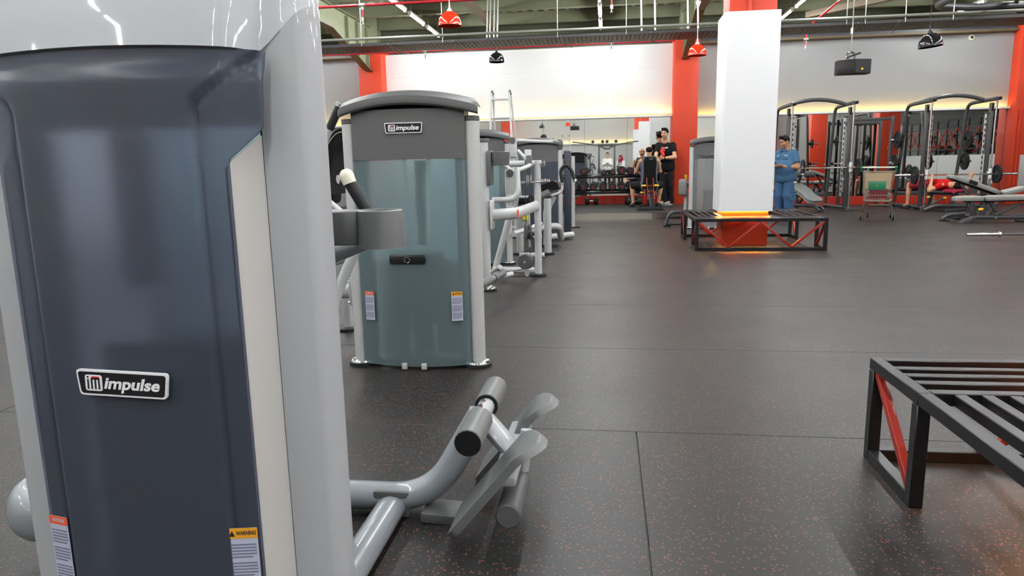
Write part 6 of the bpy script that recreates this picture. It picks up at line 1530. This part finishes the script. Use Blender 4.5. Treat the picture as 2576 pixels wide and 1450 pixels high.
yaw3 = math.atan2(rv3.y, rv3.x)
ph = MB().obox(Q3(-0.02, 0.345, 1.125), (0.075, 0.015, 0.15), Euler((0.9, 0, yaw3+PI)).to_matrix(), 0.006).build('phone', 'black_gloss', None)
tag(ph, 'black phone held by the man in the blue uniform', 'phone')
def patch3(a, b, h, size, nm, m, bev=0.003, tilt=0.0): return MB().obox(Q3(a, b, h), size, Euler((tilt, 0, yaw3)).to_matrix(), bev).build(nm, m, man3)
patch3(-0.20, 0.01, 1.412, (0.045, 0.085, 0.008), 'shoulder_tab', 'white', 0.002)
patch3(-0.095, 0.135, 1.285, (0.075, 0.012, 0.022), 'chest_embroidery', 'paper', 0.002)
patch3(0.095, 0.135, 1.285, (0.060, 0.012, 0.020), 'name_patch', 'paper', 0.002)
patch3(-0.095, 0.148, 1.22, (0.12, 0.016, 0.030), 'pocket_flap', 'uniform_dark', 0.005)
patch3(0.095, 0.148, 1.22, (0.12, 0.016, 0.030), 'pocket_flap', 'uniform_dark', 0.005)
patch3(-0.215, 0.01, 0.46, (0.030, 0.17, 0.20), 'cargo_pocket', 'uniform', 0.012)
patch3(-0.228, 0.01, 0.545, (0.016, 0.18, 0.035), 'cargo_flap', 'uniform_dark', 0.005)
for sg in (-1, 1): MB().prism([(0.0, 0.0), (0.075, -0.05), (0.085, 0.0), (0.03, 0.05)], Q3(0.0, 0.085, 1.395), rv3*sg, (0, 0, 1), fv3, 0.015, 0.004).build('collar', 'uniform_dark', man3)
patch3(-0.205, -0.05, 0.745, (0.012, 0.085, 0.03), 'hem_patch', 'white', 0.002)

# ---- man in red lying under the bar
ax_ = Vector((-0.22, 0.8, 0)).normalized(); sd_ = Vector((ax_.y, -ax_.x, 0)); q0 = Vector((7.70, 16.62, 0))
def L(a, sdv, zz): return q0+ax_*a+sd_*sdv+Vector((0, 0, zz))
man4 = person('man in a red T-shirt lying on the bench pressing the barbell',
    dict(head=L(0.13, 0, 0.585), neck=L(0.27, 0, 0.565), shL=L(0.36, -0.19, 0.58), shR=L(0.36, 0.19, 0.58), elL=L(0.42, -0.43, 0.46), elR=L(0.42, 0.46, 0.46), wrL=(7.29, 17.10, 0.735), wrR=(8.12, 17.13, 0.735),
         hipL=L(0.90, -0.10, 0.57), hipR=L(0.90, 0.10, 0.57), knL=L(1.25, -0.30, 0.56), knR=L(1.25, 0.26, 0.52), anL=L(1.22, -0.34, 0.10), anR=L(1.22, 0.34, 0.10), fwd=Vector((0, 0, 1))),
    1.0, 'skin', 'shirt_red', 0.55, 'shorts_red', 0.95, 'shoe', 0, Vector((0, 0, 1)), -ax_, palms=((0, 0.9, 0.3), (0, 0.9, 0.3)), curl=1.0, toes=((-0.3, 0.95, 0), (0.1, 0.99, 0)), hem=0.06)
MB().obox(L(0.44, 0.06, 0.708), (0.05, 0.05, 0.004), (0, 0, 0.3), 0.002).build('chest_mark', 'amber_label', man4)

# ---- only in the mirror: man in white, woman in maroon; behind the levers a standing man facing the mirror
def stand(label, x, y, s, f, top, bottom, arms='down', zf=0.0, **kw):
    r, fv, u = frame(f); c = Vector((x, y, zf))
    P = lambda a, b, h: c+r*a*s+fv*b*s+Vector((0, 0, h*s))
    if arms == 'phone': el = (P(-0.24, 0.06, 1.10), P(0.24, 0.06, 1.10)); wr = (P(-0.07, 0.26, 1.15), P(0.07, 0.26, 1.15))
    else: el = (P(-0.25, -0.02, 1.10), P(0.25, -0.02, 1.10)); wr = (P(-0.26, 0.06, 0.86), P(0.26, 0.06, 0.86))
    return person(label, dict(head=P(0, 0.02, 1.62), neck=P(0, 0, 1.475), shL=P(-0.19, 0, 1.38), shR=P(0.19, 0, 1.38), elL=el[0], elR=el[1], wrL=wr[0], wrR=wr[1],
        hipL=P(-0.095, 0, 0.90), hipR=P(0.095, 0, 0.90), knL=P(-0.10, 0.02, 0.50), knR=P(0.10, 0.02, 0.50), anL=P(-0.11, 0, 0.09), anR=P(0.11, 0, 0.09), fwd=fv), s, top=top, bottom=bottom, zf=zf, headfwd=fv, toes=(fv, fv), palms=(r, -r) if arms == 'down' else (u, u), **kw)
wm = stand('man in a white long-sleeved shirt with a phone behind the camera, seen in the mirror', 0.02, -0.75, 1.02, (0, 1, 0), 'shirt_white', 'track_black', 'phone', sleeve=1.9, leglen=2, hem=0.1)
p2 = MB().obox((0.02, -0.42, 1.20), (0.07, 0.012, 0.12), (0.6, 0, 0), 0.004).build('phone', 'black_gloss', None)
tag(p2, 'black phone held by the man in white in the mirror', 'phone')
wo = stand('woman in a maroon headscarf and striped top behind the camera, seen in the mirror', 0.75, -1.3, 0.93, (-0.5, 0.86, 0), 'shirt_white', 'track_black', 'phone', sleeve=1.9, leglen=2, hem=0.2)
S_ = SDF(); S_.ell((0.745, -1.30, 1.52), (0.105, 0.115, 0.13)); S_.cap((0.75, -1.32, 1.42), (0.76, -1.33, 1.12), 0.12, 0.20, 0.05)
sdf_obj(S_, 'headscarf', 'maroon', wo, 0.012, [(Vector((0.70, -1.215, 1.51)), Vector((-0.5, 0.86, 0))), (Vector((0, 0, 1.10)), Vector((0, 0, -1)))])
sb_ = MB()
for k in range(7): sb_.lathe([(0.168, 0.93+0.045*k), (0.168, 0.95+0.045*k)], (0.75, -1.3, 0), (0, 0, 1), 20, False)
sb_.build('shirt_stripe', 'tee_black', wo)
stand('dark-haired man on the platform facing the mirror, only his hair showing above the lever', -1.56, 17.6, 1.03, (0, 1, 0), 'tee_black', 'shorts', leglen=0.9, zf=0.13)
